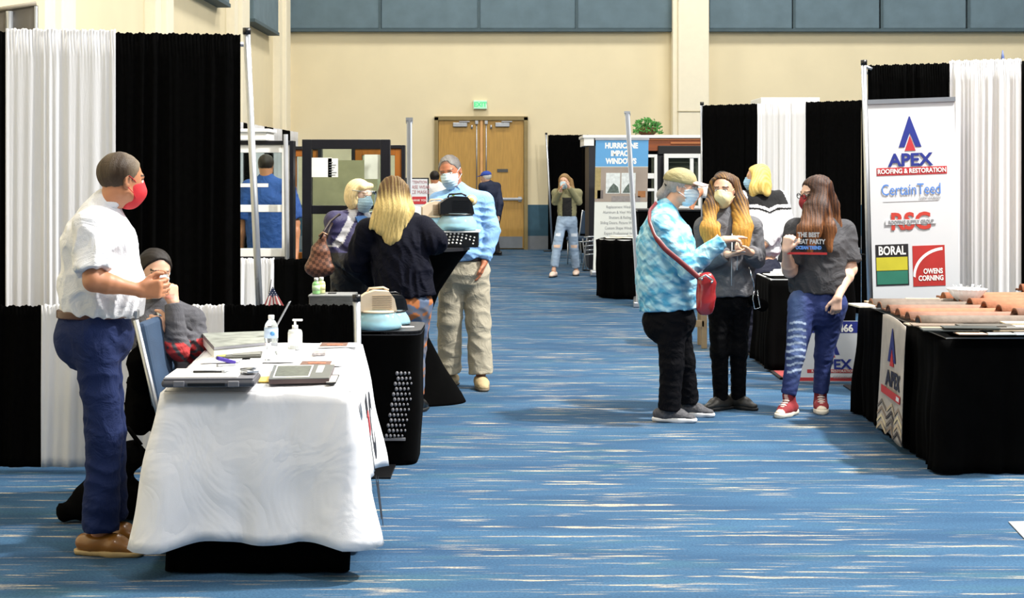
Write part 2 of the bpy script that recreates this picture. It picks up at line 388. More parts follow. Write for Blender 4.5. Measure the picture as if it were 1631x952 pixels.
    soft(t.get('name', 'shirt'), tp, ch, m, root, (lambda fo: (lambda v: fo(v)*np.clip((neck[2]+.0-v[:, 2])/.12, 0, 1)))(folds(q.get('seed', 1), t.get('famp', .006)*.6, t.get('ff', 50)*1.45)), t.get('colf') and t['colf'](locals()), t.get('label'))
    if q.get('collar'):
        cc = q['collar']; cb = MB(); up = unit(hc-Hd[2]*.06-neck)
        def cf(a, b):
            th = 2*pi*(a*.9+.05); rr = (.062+.018*b)*u; p = neck+up*(.062-.045*b)*u+Fw*cos(th)*rr*1.0+R*sin(th)*rr; 
            return p, unit(Fw*cos(th)+R*sin(th))
        cb.shell(cf, 28, 3, .004); obj('collar', cb, cc, root)
    # ---- bottom
    b = q['bot']; bm = b['mat']; e2 = b.get('e', .018)*.7; wl = pel+UP*b.get('rise', .07)
    bp = [cap(pel-UP*.03, wl-UP*.01, .152*u*w+e2*.6, .14*u*w+e2*.5, .05, Fw, fl[2], [(wl, UP)]), ell(pel-Fw*.055-UP*.06, (.13*w*u, .1*u, .12*u), A, .05, [(wl, UP)])]
    for s_ in 'RL':
        cf_ = b.get('len', 1); end = kn[s_]+(an[s_]-kn[s_])*cf_; dd = unit(an[s_]-kn[s_])
        bp += [cap(hip[s_], kn[s_], .086*u*w*b.get('tw', 1)+e2*.5, .056*u*b.get('lw', 1)+e2, .03), cap(kn[s_], end+dd*.03, .054*u*b.get('lw', 1)+e2, b.get('cuff', .045)*u+e2, .03, clip=[(end, dd)])]
    soft('trousers' if b.get('name') is None else b['name'], bp, ch, bm, root, folds(q.get('seed', 1)+50, b.get('famp', .006)*.55, b.get('ff', 45)*1.4, 2.2), b.get('colf') and b['colf'](locals()))
    if b.get('belt'):
        bl = cap(wl-UP*.06, wl+UP*.06, .142*u*w+e2*.8+.006, None, .01, Fw, fl[2], [(wl+UP*.012, UP), (wl-UP*.022, -UP)])
        soft('belt', [bl], ch*.7, b['belt'], root)
    # ---- shoes
    so = q.get('shoe')
    if so:
        for s_ in 'RL':
            g, fd = fz[s_]; Ls = so.get('len', .27)*u; sd = np.cross(fd, UP); hl = g-fd*.075*u; to = hl+fd*(Ls-.06)
            hi_ = so.get('high', .08)
            sp = [cap(hl+UP*.05, hl+fd*Ls*.5+UP*.045, .038*u, .046*u, .02, clip=[(g+UP*.014, -UP)]), cap(hl+fd*Ls*.5+UP*.045, to+UP*.03, .046*u, .036*u, .03, UP, so.get('toe', .7), [(g+UP*.014, -UP)]),
                  cap(hl+fd*.045+UP*.05, g+UP*hi_+fd*.0, .045*u, .046*u, .03, clip=[(g+UP*hi_, UP)])]
            o = soft('shoe', sp, min(ch, .009), so['mat'], root, colf=so.get('colf') and so['colf'](g, fd))
            st = so.get('sole', .022)
            sp = [cap(hl+UP*.02-fd*.003, hl+fd*Ls*.5+UP*.02, .041*u, .05*u, .02, clip=[(g+UP*st, UP), (g+UP*0.001, -UP)]), cap(hl+fd*Ls*.5+UP*.02, to+UP*.02+fd*.004, .05*u, .04*u, .02, clip=[(g+UP*st, UP), (g+UP*0.001, -UP)])]
            soft('sole', sp, min(ch, .008), so['smat'], o)
            if so.get('lace'):
                lb = MB()
                for i in range(4):
                    z = .088-.013*i if so.get('high', .08) > .1 else .078-.007*i; z += (.03 if so.get('high', .08) > .1 else .013)
                    y = .018+.022*i; c = g+fd*y+UP*z
                    lb.tube([c-sd*.024, c+fd*.008+UP*.004, c+sd*.024+fd*.006], .0035, 6)
                obj('lace', lb, so['lace'], o)
    # ---- mask
    T = lambda x, y, z: hc+hs*(x*Hd[0]+y*Hd[1]+z*Hd[2])
    if q.get('mask'):
        mm = q['mask']; S = np.array([.061, .062, .056])*hs
        cpl = [(T(0, .022, 0), -Hd[1]), (T(0, .06, -.004), unit(Hd[2]*1-Hd[1]*.18)), (T(0, .03, -.118), unit(-Hd[2]-Hd[1]*.3))]
        mp = [ell(T(0, .03, -.026), np.array([.0655, .068, .088])*hs, Hd, .03, cpl), ell(T(0, .052, -.08), np.array([.041, .042, .036])*hs, Hd, .04, cpl), cap(T(0, .088, .0), T(0, .102, -.034), .013*hs, .017*hs, .035, clip=cpl), cap(T(-.02, .084, -.05), T(.02, .084, -.05), .02*hs, .02*hs, .04, clip=cpl)]
        pl = (lambda v: .002*np.sin(((v-hc)@Hd[2])*300)) if q.get('pleat', True) else None
        mo = soft('face_mask', mp, min(h, .006), mm, root, pl)
        sb = MB()
        for sg in (-1, 1):
            for z0, z1 in ((-.015, .02), (-.075, -.03)): sb.tube([T(sg*.056, .05, z0), T(sg*.07, .03, (z0+z1)/2), T(sg*.083, -.005, z1)], .0018, 5)
        so_ = obj('strap', sb, mm, mo); so_['kind'] = 'stuff'
    # ---- hair
    hr = q.get('hair')
    if hr:
        hcA, hcB = [np.array(lin(x)) for x in (q['haircol'] if len(q['haircol']) > 1 else q['haircol']*2)]
        gz = hr.get('thick', .009)*hs; S = np.array([.078, .097, .087])*hs+gz*.6
        pa, pb = T(0, .075, .078), T(0, .018, .0)
        nA = unit(.83*Hd[1]-.56*Hd[2]); nB = unit(.55*Hd[1]-.83*Hd[2])
        ap = hr.get('open', .0)
        cl = [(T(0, .066+(ap if hr.get('long') or hr.get('bob') else 0), .07), nA)]+([(T(0, .018, -.012), nB)] if not hr.get('long') else [])
        hp = [ell(T(0, -.012, .032), S, Hd, .01, cl)]
        if not hr.get('long') and not hr.get('bob'): hp.append(ell(T(.006, .112+ap*.5, .052-ap*.3), np.array([.056, .052, .052-ap*.3])*hs, Hd, .006, op='-'))
        if hr.get('bob'):
            for sg in (-1, 1): hp.append(ell(T(sg*.062, -.015, -.03), np.array([.032, .058, .075])*hs, Hd, .03))
            hp.append(ell(T(0, -.07, -.02), np.array([.07, .045, .075])*hs, Hd, .03)); hp.append(cap(T(-.04, .075, .085), T(.06, .07, .075), .02*hs, .022*hs, .03))
        for st in hr.get('strands', ()):
            pts = [JP(p) if len(p) < 4 else T(*p[:3]) for p in st['p']]; rr = st['r']
            for i in range(len(pts)-1): hp.append(cap(pts[i], pts[i+1], rr[i], rr[i+1], .03, st.get('front', Fw), st.get('flat', .5)))
        for st in hr.get('loc', ()):
            pts = [T(*p) for p in st['p']]; rr = st['r']
            for i in range(len(pts)-1): hp.append(cap(pts[i], pts[i+1], rr[i], rr[i+1], .03, st.get('front', Hd[1]), st.get('flat', .5)))
        shrt = not hr.get('long') and not hr.get('bob'); amp = hr.get('amp', .0022 if shrt else .002); fq = hr.get('fq', 170 if shrt else 420); wq = wob(3, 25)
        def hd(v):
            L = (v-hc)@Hd.T/hs; aa = L[:, 0]+L[:, 1]*.8+.02*np.sin(L[:, 2]*9+L[:, 0]*20)+.006*np.sin(L[:, 2]*31); return amp*(.45*np.sin(aa*fq*.55+2.5*wq(v))+.35*np.sin(aa*fq*1.3+4*wq(v))+.5*wq(v))
        wq = wob(3, 25)
        def hcf(v):
            L = (v-hc)@Hd.T/hs
            if hr.get('grad'): a = np.clip((hr['grad'][0]-L[:, 2])/hr['grad'][1], 0, 1)
            elif hr.get('side'): a = np.clip((L[:, 1]+.03)/.11, 0, 1)
            else: a = np.full(len(v), .5)
            sh_ = not hr.get('long') and not hr.get('bob'); a = np.clip(a+(0 if sh_ else .28)*np.sin((L[:, 0]+L[:, 1])*260+5*wq(v))+.2*wq(v*2.3), 0, 1)[:, None]; return hcA*(1-a)+hcB*a
        soft('hair', hp, hr.get('h', min(h, .007)), mat('hair', rough=.5, spec=.3, attr=True, var=.25, vs=60, stretch=(4, 4, .5), bump=.6, bs=90), root, hd, hcf)
    return root, dict(hc=hc, Hd=Hd, T=T, neck=neck, pel=pel, chest=chest, waist=waist, R=R, F=Fw, sh=sh, el=el, wr=wr, hip=hip, kn=kn, an=an, hs=hs, A=A)
# ------------------------------------------------------------------ materials
def carpet():
    m = bpy.data.materials.new('carpet'); m.use_nodes = True; nt = m.node_tree; n = nt.nodes; L = nt.links.new
    b = n['Principled BSDF']; b.inputs['Roughness'].default_value = .95; b.inputs['Specular IOR Level'].default_value = .15
    tc = n.new('ShaderNodeTexCoord')
    def noise(sc, det, x=1, y=1, dist=0, rough=.5):
        mp = n.new('ShaderNodeMapping'); mp.inputs['Scale'].default_value = (x, y, 1); L(tc.outputs['Object'], mp.inputs[0])
        t = n.new('ShaderNodeTexNoise'); t.inputs['Scale'].default_value = sc; t.inputs['Detail'].default_value = det; t.inputs['Roughness'].default_value = rough
        t.inputs['Distortion'].default_value = dist; L(mp.outputs[0], t.inputs[0]); return t.outputs[0]
    def rng(v, a, b_, c=0, d=1):
        r = n.new('ShaderNodeMapRange'); r.inputs[1].default_value = a; r.inputs[2].default_value = b_; r.inputs[3].default_value = c; r.inputs[4].default_value = d; L(v, r.inputs[0]); return r.outputs[0]
    def mix(f, a, c):
        x = n.new('ShaderNodeMix'); x.data_type = 'RGBA'; L(f, x.inputs[0])
        for s_, q in ((6, a), (7, c)):
            if isinstance(q, tuple): x.inputs[s_].default_value = (*q, 1)
            else: L(q, x.inputs[s_])
        return x.outputs[2]
    def mul(a, c):
        x = n.new('ShaderNodeMath'); x.operation = 'MULTIPLY'; L(a, x.inputs[0])
        if isinstance(c, float): x.inputs[1].default_value = c
        else: L(c, x.inputs[1])
        return x.outputs[0]
    base = mix(rng(noise(1, 3, .7, 3.5), .35, .65), lin('304e6c'), lin('3f6280'))
    base = mix(mul(rng(noise(1, 2, 1.3, 5), .55, .7), .4), base, lin('456a72'))
    s1 = rng(noise(1, 2.5, 1.25, 17, 0, .66), .585, .65); fine = rng(noise(1, 3, 9, 70), .38, .5)
    s2 = rng(noise(1.0, 2, 2.1, 36), .62, .68); clus = rng(noise(1, 1, .8, 1.6), .42, .56)
    base = mix(mul(mul(s1, fine), .85), base, lin('c2b59c'))
    base = mix(mul(mul(s2, clus), .8), base, lin('b4a68c'))
    base = mix(rng(noise(90, 2), .35, .7, 0, .5), base, lin('1d3650'))
    L(base, b.inputs['Base Color'])
    t = n.new('ShaderNodeTexNoise'); t.inputs['Scale'].default_value = 260; L(tc.outputs['Object'], t.inputs[0])
    bp = n.new('ShaderNodeBump'); bp.inputs['Strength'].default_value = .35; bp.inputs['Distance'].default_value = .004; L(t.outputs[0], bp.inputs['Height']); L(bp.outputs[0], b.inputs['Normal'])
    return m
M_wall = mat('wall_paint', 'e6d8b4', .8, var=.03, vs=1.5)
M_col = mat('column_paint', 'efe6cd', .8, var=.02)
M_panel = mat('acoustic_fabric', '61757f', .9, var=.1, vs=3, bump=.3)
M_panel2 = mat('panel_edge', '46585f', .8)
M_wains = mat('wainscot', '33586b', .7, var=.1)
M_base = mat('base_grey', '7d8288', .6)
M_black = mat('black_drape', '040404', 1, var=.3, vs=30, spec=.03)
M_blk2 = mat('black_cloth', '050505', 1, var=.2, spec=.04)
M_white = mat('white_drape', 'd6d6d8', .8, var=.05, vs=6, bump=.2, bs=150, stretch=(1, 1, .15))
M_linen = mat('white_linen', 'f2f2f4', .75, var=.02, bump=.15, bs=300)
M_alu = mat('aluminium', 'b8bcc2', .35, .85, var=.05)
M_chrome = mat('chrome', 'd5d8dc', .15, 1)
M_blkmetal = mat('black_metal', '101114', .4, .3)
M_blkpl = mat('black_plastic', '0c0c0e', .35)
M_wht = mat('white_plastic', 'eeeeec', .35, var=.02)
M_paper = mat('paper', 'f4f3ee', .7, var=.02)
M_wood = mat('door_wood', 'b98f45', .45, var=.12, vs=5, stretch=(6, 6, .6), coat=.2)
M_wood2 = mat('brown_frame', '9a5a18', .45, var=.15, vs=6, stretch=(5, 5, .8))
M_wood3 = mat('fascia_wood', '8a4518', .5, var=.2, vs=4, stretch=(.6, 4, 6))
M_glass = mat('pane_glass', 'dfeeea', .05, trans=1, ior=1.1)
M_blue = mat('logo_blue', '17277e', .6, var=.02); M_navy = mat('logo_navy', '1a2466', .6, var=.02)
M_red = mat('logo_red', 'b02c32', .6, var=.02); M_dred = mat('logo_darkred', 'b02a2a', .6, var=.02)
M_ban = mat('banner_vinyl', 'cccfd3', .5, var=.02, vs=2)
M_grey = mat('grey_print', '8a8d92', .7); M_lgrey = mat('light_grey_print', 'b0b2b5', .7)
# ------------------------------------------------------------------ the hall
BW = 32.5
XL = -4.79
f = MB(); f.box((3, 16, -.05), (26, 44, .1)); fl = struct('floor', f, carpet())
f = MB(); f.bx(XL-.3, 16, BW, BW+.3, 0, 9.6); wb = struct('wall_back', f, M_wall)
f = MB(); f.bx(XL-.3, XL, 2, BW, 0, 9.6); wl_ = struct('wall_left', f, M_wall)
f = MB(); f.bx(XL-.3, 16, -6, BW+.3, 9.6, 9.8); struct('ceiling', f, mat('ceiling_paint', 'cfcfca', .9))
c0, c1 = P(1072, 0, BW-.4)[0], P(1129, 0, BW-.4)[0]
f = MB(); f.bx(c0+.1, c1, BW-.45, BW+.02, 0, 9.6, .02); f.bx(c0, c0+.1, BW-.38, BW, 0, 9.6); struct('column', f, M_col)
f = MB(); f.bx(c0+.08, c1+.01, BW-.46, BW-.44, 2.85, 2.87); struct('trim_1', f, mat('joint_line', 'a89f80', .8))
zb = P(0, 49, BW)[2]
xs = [449, 606, 763, 918, 1072]; xs2 = [1129, 1263, 1402, 1540, 1680]
for xx in (xs, xs2):
    for i in range(4):
        a, b = P(xx[i], 0, BW-.15)[0], P(xx[i+1], 0, BW-.15)[0]
        f = MB(); f.bx(a+.015, b-.015, BW-.15, BW, zb+.03, zb+1.25, .02); obj('acoustic_panel', f, M_panel, wb)
    f = MB(); f.bx(P(xx[0], 0, BW-.17)[0], P(xx[-1], 0, BW-.17)[0], BW-.18, BW, zb-.03, zb+.03); obj('panel_rail', f, M_panel2, wb)
    for i in range(1, 4):
        a = P(xx[i], 0, BW)[0]; f = MB(); f.bx(a-.025, a+.025, BW-.165, BW, zb, zb+1.2); obj('panel_divider', f, M_panel2, wb)
f = MB(); f.bx(P(836, 0, BW)[0], c0, BW-.02, BW, .28, .93); struct('trim_2', f, M_wains)
f = MB(); f.bx(c1, 14, BW-.02, BW, .28, .93); struct('trim_3', f, M_wains)
f = MB(); f.bx(XL, P(693, 0, BW)[0], BW-.02, BW, .28, .93); struct('trim_4', f, M_wains)
f = MB(); f.bx(P(836, 0, BW)[0], c0, BW-.04, BW, 0, .28); f.bx(c1, 14, BW-.04, BW, 0, .28); f.bx(XL, P(693, 0, BW)[0], BW-.04, BW, 0, .28); struct('baseboard_back', f, M_base)
# left wall pilasters and panels
for i, (ya, yb) in enumerate(((15.5, 16.6), (20.3, 21.4), (26.1, 27.5), (31.2, 32.5))):
    f = MB(); f.bx(XL, XL+.14, ya, yb, 0, 9.6); f.bx(XL, XL+.22, ya+.35, yb-.35, 0, 9.6, .02); struct('pilaster', f, M_col)
for ya, yb in ((16.8, 20.1), (21.6, 25.3), (27.7, 30.6)):
    f = MB(); f.bx(XL, XL+.2, ya, yb, 4.33, 6.2, .02); obj('acoustic_panel', f, M_panel, wl_)
    f = MB(); f.bx(XL, XL+.22, ya, yb, 4.29, 4.35); obj('panel_rail', f, M_panel2, wl_)
# double door
X = lambda px, d=BW: P(px, 0, d)[0]
dx0, dx1, dm = X(697), X(836), X(767); zt = P(0, 190, BW)[2]
f = MB(); y = BW-.12
f.bx(dx0-.06, dx0+.02, y, BW, 0, zt+.04); f.bx(dx1-.02, dx1+.06, y, BW, 0, zt+.04); f.bx(dx0-.06, dx1+.06, y, BW, zt-.02, zt+.06)
dr = struct('door_1', f, mat('door_frame', '8c7a4e', .5))
f = MB(); f.bx(dm-.03, dm+.03, BW-.1, BW-.02, 0, zt-.02, .01); obj('mullion', f, mat('mullion', 'd9a56a', .4), dr)
for sg, a, b in ((-1, dx0+.02, dm-.03), (1, dm+.03, dx1-.02)):
    f = MB(); f.bx(a+.004, b-.004, BW-.07, BW-.02, .02, zt-.02, .004); lf = obj('door_leaf', f, M_wood, dr)
    f = MB(); f.bx(a+.03, b-.03, BW-.08, BW-.07, .03, .27); obj('kick_plate', f, M_base, lf)
    f = MB(); f.bx(a+.03, b-.03, BW-.16, BW-.11, 1.02, 1.08, .015); f.bx(a+.05, a+.12, BW-.12, BW-.07, 1.0, 1.1); f.bx(b-.12, b-.05, BW-.12, BW-.07, 1.0, 1.1); obj('push_bar', f, M_alu, lf)
    c = (a+b)/2-sg*.02; f = MB(); f.bx(c-.15, c+.15, BW-.13, BW-.07, zt-.16, zt-.07, .01); f.bx(c-.02, c+.2, BW-.14, BW-.1, zt-.06, zt-.04); obj('door_closer', f, M_alu, lf)
    e_ = b-.07 if sg < 0 else a+.07
    f = MB(); f.tube([(e_, BW-.09, 1.1), (e_, BW-.09, zt-.06)], .012, 8); f.bx(e_-.03, e_+.03, BW-.12, BW-.07, zt-.1, zt-.03); obj('latch_rod', f, M_alu, lf)
    f = MB(); f.tube([(e_-.1*(-sg)*-1 if 0 else e_+sg*.1, BW-.1, zt-.2), (e_+sg*.1, BW-.1, zt-.12)], .02, 8); obj('holder', f, M_alu, lf)
f = MB(); f.bx(X(792), X(809), BW-.085, BW-.07, P(0, 274, BW)[2], P(0, 269, BW)[2]); obj('door_label', f, mat('label_dark', '4a4a48', .5), dr)
# exit sign
ex0, ex1 = X(754), X(776); z0, z1 = P(0, 174, BW)[2], P(0, 160, BW)[2]
t = thing('exit_sign', 'small lit green exit sign on the wall above the double doors', 'sign', ((ex0+ex1)/2, BW-.05, z0))
f = MB(); f.bx(ex0, ex1, BW-.1, BW, z0, z1, .01); obj('housing', f, mat('exit_white', 'd8e8d8', .5), t)
f = MB(); f.bx(ex0+.02, ex1-.02, BW-.108, BW-.1, z0+.015, z1-.015); obj('face', f, mat('exit_face', 'aef0c4', .5, emit=.25), t)
text('EXIT', .13, Fr(((ex0+ex1)/2, BW-.108, (z0+z1)/2)), 0, 0, mat('exit_green', '58d890', .5, emit=.3), t, bold=.005)

# ------------------------------------------------------------------ pipe and drape
def drape(a, b, z0, z1, m, label, n, amp=.02, group=None, seed=0, ruf=.06, name='drape', cat='drape'):
    a = V(a[0], a[1], 0); b = V(b[0], b[1], 0); r = unit(b-a); nn = np.cross(r, UP); W = np.linalg.norm(b-a)
    rs = np.random.RandomState(seed); p = rs.uniform(0, 6.3, 5)
    nu = int(min(260, max(24, n*9))); nv = 16
    def fn(u, v):
        g = .35+.65*min(1, v*1.6); x = u+.02*sin(2*pi*u*2+p[4])*v
        o = amp*.8*g*(.55+.45*sin(2*pi*x*1.7+p[3]))*(sin(2*pi*n*.62*x+p[0]+2.2*sin(2*pi*x*1.9+p[1]))+.4*sin(2*pi*n*1.33*x+p[2]+v+2*sin(2*pi*x*3.1+p[4])))
        z = z1-(z1-z0)*v
        if v < ruf: o += .006*sin(2*pi*n*3.1*u+p[3])*(1 if v == 0 else .5); z += .003*sin(2*pi*n*2.7*u+p[1])+.004*sin(2*pi*n*.9*u+p[2]+2*sin(9*u))
        return a+r*W*u+nn*o+UP*z, nn
    vv = [0, .3*ruf/.06*.05, .05]
    mb = MB(); mb.shell(fn, nu, nv, .008)
    o = obj(name, mb, m); tag(o, label, cat, group); return o
def pole_frame(label, tops, foots, zc=None, group=None):
    t = thing('pipe_stand', label, 'stand', (foots[0][0], foots[0][1], 0), group)
    for (a, b) in zip(tops, foots):
        a = np.array(a, float); b = V(b[0], b[1], 0)
        f = MB(); f.tube([b, a], .021, 12); po = obj('pole', f, M_alu, t)
        f = MB(); f.tube([a-UP*.002, a+UP*.035], .024, 10); obj('pole_cap', f, M_blkpl, po)
        f = MB(); f.box(b+UP*.006, (.36, .36, .012), bev=.003); obj('base_plate', f, M_blkmetal, t)
    if zc and len(tops) > 1:
        for i in range(len(tops)-1):
            a = np.array(tops[i], float); b = np.array(tops[i+1], float); a[2] = b[2] = zc-.03; a[1] += .085; b[1] += .085
            f = MB(); f.tube([a, b], .014, 8); obj('crossbar', f, M_alu, t)
    return t
# booth at the left
zTL = 2.44
dL = lambda px: 8.85+(9.05-8.85)*px/383
def LP(px): d = dL(px); return (X(px, d), d)
drape(LP(-330), LP(-165), .02, 2.44, M_black, 'tall black drape behind the white one, beyond the far left edge', 9, .025, seed=1)
drape(LP(-168), LP(9), .02, 2.44, M_black, 'tall black drape cut by the left edge of the photo', 9, .025, seed=2)
drape(LP(9), LP(184), .02, 2.455, M_white, 'tall white drape behind the standing man in the white shirt', 11, .016, seed=3)
drape(LP(184), LP(383), .02, 2.44, M_black, 'wide tall black drape behind the heads of the two men at the left table', 11, .018, seed=4)
tp = P(393, 54, 9.08); pole_frame('silver drape pole leaning at the right end of the tall black drape, left booth', [tp, V(LP(-330)[0], dL(-330)+.04, 2.46)], [P(424, 0, 9.1)[:2], (LP(-330)[0], dL(-330)+.04)], 2.42)
RD = 8.5
def RP(px): return (X(px, RD), RD)
drape(RP(-300), RP(66), .03, .91, M_black, 'low black side drape at the left edge below the tall white drape', 20, .02, seed=5)
drape(RP(66), RP(357), .03, .915, M_white, 'low white drape behind the standing and the seated man', 16, .014, seed=6)
drape(RP(357), RP(566), .03, .915, M_black, 'low black drape with ruffled top behind the white table', 14, .018, seed=7)
f_ = pole_frame('short silver post of the low rail behind the white table', [P(568, 479, 8.5), V(*RP(-300), .95)], [(X(574, 8.5), 8.5), RP(-300)], .9)
# low rail further back
def R2(px, d=13.0): return (X(px, d), d)
drape(R2(330), R2(437), .03, .915, M_white, 'low white drape under the white framed window at left', 8, .02, seed=8)
drape(R2(437), R2(640), .03, .91, M_black, 'low black drape behind the two small green bottles', 12, .02, seed=9)
# drapes along the left wall
for i in range(7):
    d0_ = 24.8+i*1.1; m = M_white if i % 2 == 0 else M_black
    drape((XL+.32, d0_), (XL+.32, d0_+1.1), .03, 2.44, m, ['white', 'black', 'white', 'black', 'white', 'black', 'white'][i]+' drape along the far left wall, %s from the near end' % ['first', 'second', 'third', 'fourth', 'fifth', 'sixth', 'seventh'][i], 6, .03, seed=20+i)
# far black booth beside the doors
drape((X(873, 31.8), 31.8), (X(948, 31.8), 31.8), .03, 2.37, M_black, 'far black drape behind the walking woman', 7, .03, seed=30)
pole_frame('thin silver pole at the left end of the far black drape', [P(870, 214, 31.7)], [P(880, 0, 31.7)[:2]])
drape((X(928, 30.5), 30.5), (X(962, 29.0), 29.0), .03, 2.3, M_black, 'narrow black drape between the walking woman and the tall blue banner', 4, .03, seed=31)
# booth right middle
def DM(px): d = 19.0+(17.6-19.0)*(px-1118)/254; return (X(px, d), d)
for a, b, m, l, s_ in ((1119, 1207, M_black, 'tall black drape behind the woman with the yellow mask', 32), (1207, 1283, M_white, 'tall white drape behind the woman in the striped sweater', 33), (1283, 1372, M_black, 'tall black drape behind the woman in the dark T-shirt', 34), (1372, 1470, M_black, 'black drape mostly hidden behind the tall white sponsor banner', 36)):
    drape(DM(a), DM(b), .03, 2.44, m, l, 9, .022, seed=s_)
pole_frame('thin silver pole left of the middle black drape behind the yellow-masked woman', [P(1118, 167, 19.05), P(1474, 155, 17.1)], [P(1120, 0, 19.05)[:2], P(1474, 0, 17.1)[:2]], 2.41)
# booth right front
def DR(px): d = 11.75+(11.25-11.75)*(px-1376)/249; return (X(px, d), d)
for a, b, m, l, s_ in ((1382, 1513, M_black, 'black drape above the tall white sponsor banner', 40), (1512, 1627, M_white, 'tall white drape at right behind the bowl of forks', 41), (1627, 1790, M_black, 'black drape cut by the right edge of the photo', 42)):
    drape(DR(a), DR(b), .03, 2.44 if m is M_black else 2.455, m, l, 11, .02, seed=s_)
pole_frame('silver drape pole standing left of the tall white sponsor banner', [P(1376, 103, 11.72), V(*DR(1790), 2.46)], [P(1389, 0, 11.72)[:2], DR(1790)], 2.42)
f = MB(); f.tube([P(1375, 104, 11.72), P(1389, 110, 11.7)], .012, 8); obj('bracket', f, M_alu, bpy.data.objects[[o.name for o in bpy.data.objects if o.name.startswith('pipe_stand')][-1]])
# ------------------------------------------------------------------ table cloths
def cloth(name, label, pts, zt, zh, m, amp=.02, fpm=7, flare=.03, cf=.0, seed=0, cat='tablecloth', rnd=.03, parent=None, nu=None, group=None, sharp=False):
    pts = [V(p[0], p[1], 0) for p in pts]; n = len(pts); c = sum(pts)/n
    per = []; 
    for i in range(n):
        a, b = pts[i], pts[(i+1) % n]; L_ = np.linalg.norm(b-a); r = unit(b-a); o = np.cross(r, UP); o = o if np.dot(o, (a+b)/2-c) > 0 else -o
        k = max(4, int(L_*(fpm*(16 if sharp else 8))))
        for j in range(k): per.append((a+r*(rnd+(L_-2*rnd)*j/(k-1)), o, 0))
        p2 = pts[(i+2) % n]; r2 = unit(p2-b); o2 = np.cross(r2, UP); o2 = o2 if np.dot(o2, (b+p2)/2-c) > 0 else -o2
        ctr = b-r*rnd+r2*rnd
        for j in (1, 2, 3): w_ = unit(o*(1-j/4)+o2*(j/4)); per.append((ctr+w_*rnd, w_, 1))
    N = len(per); ss = [0]
    for i in range(1, N): ss.append(ss[-1]+np.linalg.norm(per[i][0]-per[i-1][0]))
    tot = ss[-1]+np.linalg.norm(per[0][0]-per[-1][0]); rs = np.random.RandomState(seed); ph = rs.uniform(0, 6.3, 6)
    corn = [np.exp(-(min(np.linalg.norm(per[i][0]-q) for q in pts)/.10)**2) for i in range(N)]
    def fn(u, v):
        i = int(round(u*N)) % N; p, o, _ = per[i]; s_ = ss[i]
        if v < .2: q = c+(p-c)*max(.01, v/.2); return V(q[0], q[1], zt+.0015*sin(q[0]*23+q[1]*31)), UP
        t = (v-.2)/.8; kf = round(tot*fpm)*2*pi/tot
        w1 = sin(s_*kf+ph[0]+1.2*sin(s_*kf*.37+ph[1]))+.4*sin(s_*kf*2.3+ph[2]+3*t)
        if sharp: w1 = 1.6*abs(sin(s_*kf*.5+ph[0]+1.4*sin(s_*kf*.33+ph[1])+.25*sin(4*t+s_)))-.9+.25*sin(s_*kf*2.7+ph[2]+2*t)
        off = flare*t+amp*(t**.8)*w1+cf*corn[i]*(t**.9)+.006*sin(9*t+s_*4+ph[3])*min(1, t*3)
        h = zh(p, corn[i]) if callable(zh) else zh
        z = zt-.004*(t > 0)-(zt-h)*t
        q = p+o*off; return V(q[0], q[1], z), unit(o+UP*.1)
    mb = MB(); mb.shell(fn, N, 18, .004, closed=True)
    o = obj(name, mb, m, parent)
    if parent is None: tag(o, label, cat, group)
    return o
def fold_table(label, pts, zt):
    pts = [V(p[0], p[1], 0) for p in pts]; c = sum(pts)/4
    t = thing('folding_table', label, 'table', (c[0], c[1], 0))
    q = [c+(p-c)*.97 for p in pts]; f = MB()
    f.add([p+UP*(zt-.03) for p in q]+[p+UP*(zt-.008) for p in q], [(3, 2, 1, 0), (4, 5, 6, 7), (0, 1, 5, 4), (1, 2, 6, 5), (2, 3, 7, 6), (3, 0, 4, 7)]); obj('tabletop', f, M_lgrey, t)
    for p in pts:
        g = c+(p-c)*.86; f = MB(); f.tube([g, g+UP*(zt-.03)], .014, 8); obj('leg', f, M_blkmetal, t)
    return t
# ------------------------------------------------------------------ left white table
TA = [V(-1.43, 6.33, 0), V(-.645, 6.33, 0), V(-.785, 8.14, 0), V(-1.57, 8.14, 0)]; TZ = .76
fold_table('folding table hidden under the white cloth at left', TA, TZ-.004)
c_ = sum(TA)/4; TI = [c_+(p-c_)*.95 for p in TA]
cloth('table_skirt', 'black under-cloth reaching the floor beneath the white tablecloth', TI, TZ-.012, .01, M_blk2, .006, 5, .0, 0, 51, 'table skirt')
def hemf(p, cr):
    fr = max(0, 1-(p[1]-6.33)/.25); k = (p[0]+1.43)/.785
    return .115+.02*sin(pi*max(0, min(1, k)))*fr-.0*cr+.012*sin(p[0]*14)+.02*sin(p[1]*5+1)
M_cloth = mat('creased_linen', 'eeeef1', .8, var=.02, bump=.1, bs=300, wr=.13, ws=3.2)
tcl = cloth('tablecloth', 'creased white cloth with black logo draped over the table at left', TA, TZ+.004, hemf, M_cloth, .017, 2.6, .05, .09, 53, sharp=True)
# logo on the aisle side of the cloth
rr = unit(TA[2]-TA[1]); nn_ = np.cross(rr, UP)
def sidefr(a, b, c=0):
    t = (TZ-b)/(TZ-.1); return TA[1]+rr*a+nn_*(.018+.085*t+c)+UP*b
M_ink = mat('logo_ink', '14121a', .6, var=.02)
sidefr.n = nn_
for (s_, sz, a, b, m_, sx) in (('T', .40, .38, .50, M_ink, 1.0), ('C', .38, .80, .46, M_ink, 1.5), ('by', .22, .52, .22, M_ink, 1.3)):
    text(s_, sz, sidefr, a, b, m_, tcl, 'lettering', c=.012, bold=.02, sx=sx)
f = MB(); f.poly([(.30, .60), (.42, .61), (.42, .53), (.30, .52)], sidefr, .014, .018); obj('logo_mark', f, M_red, tcl)
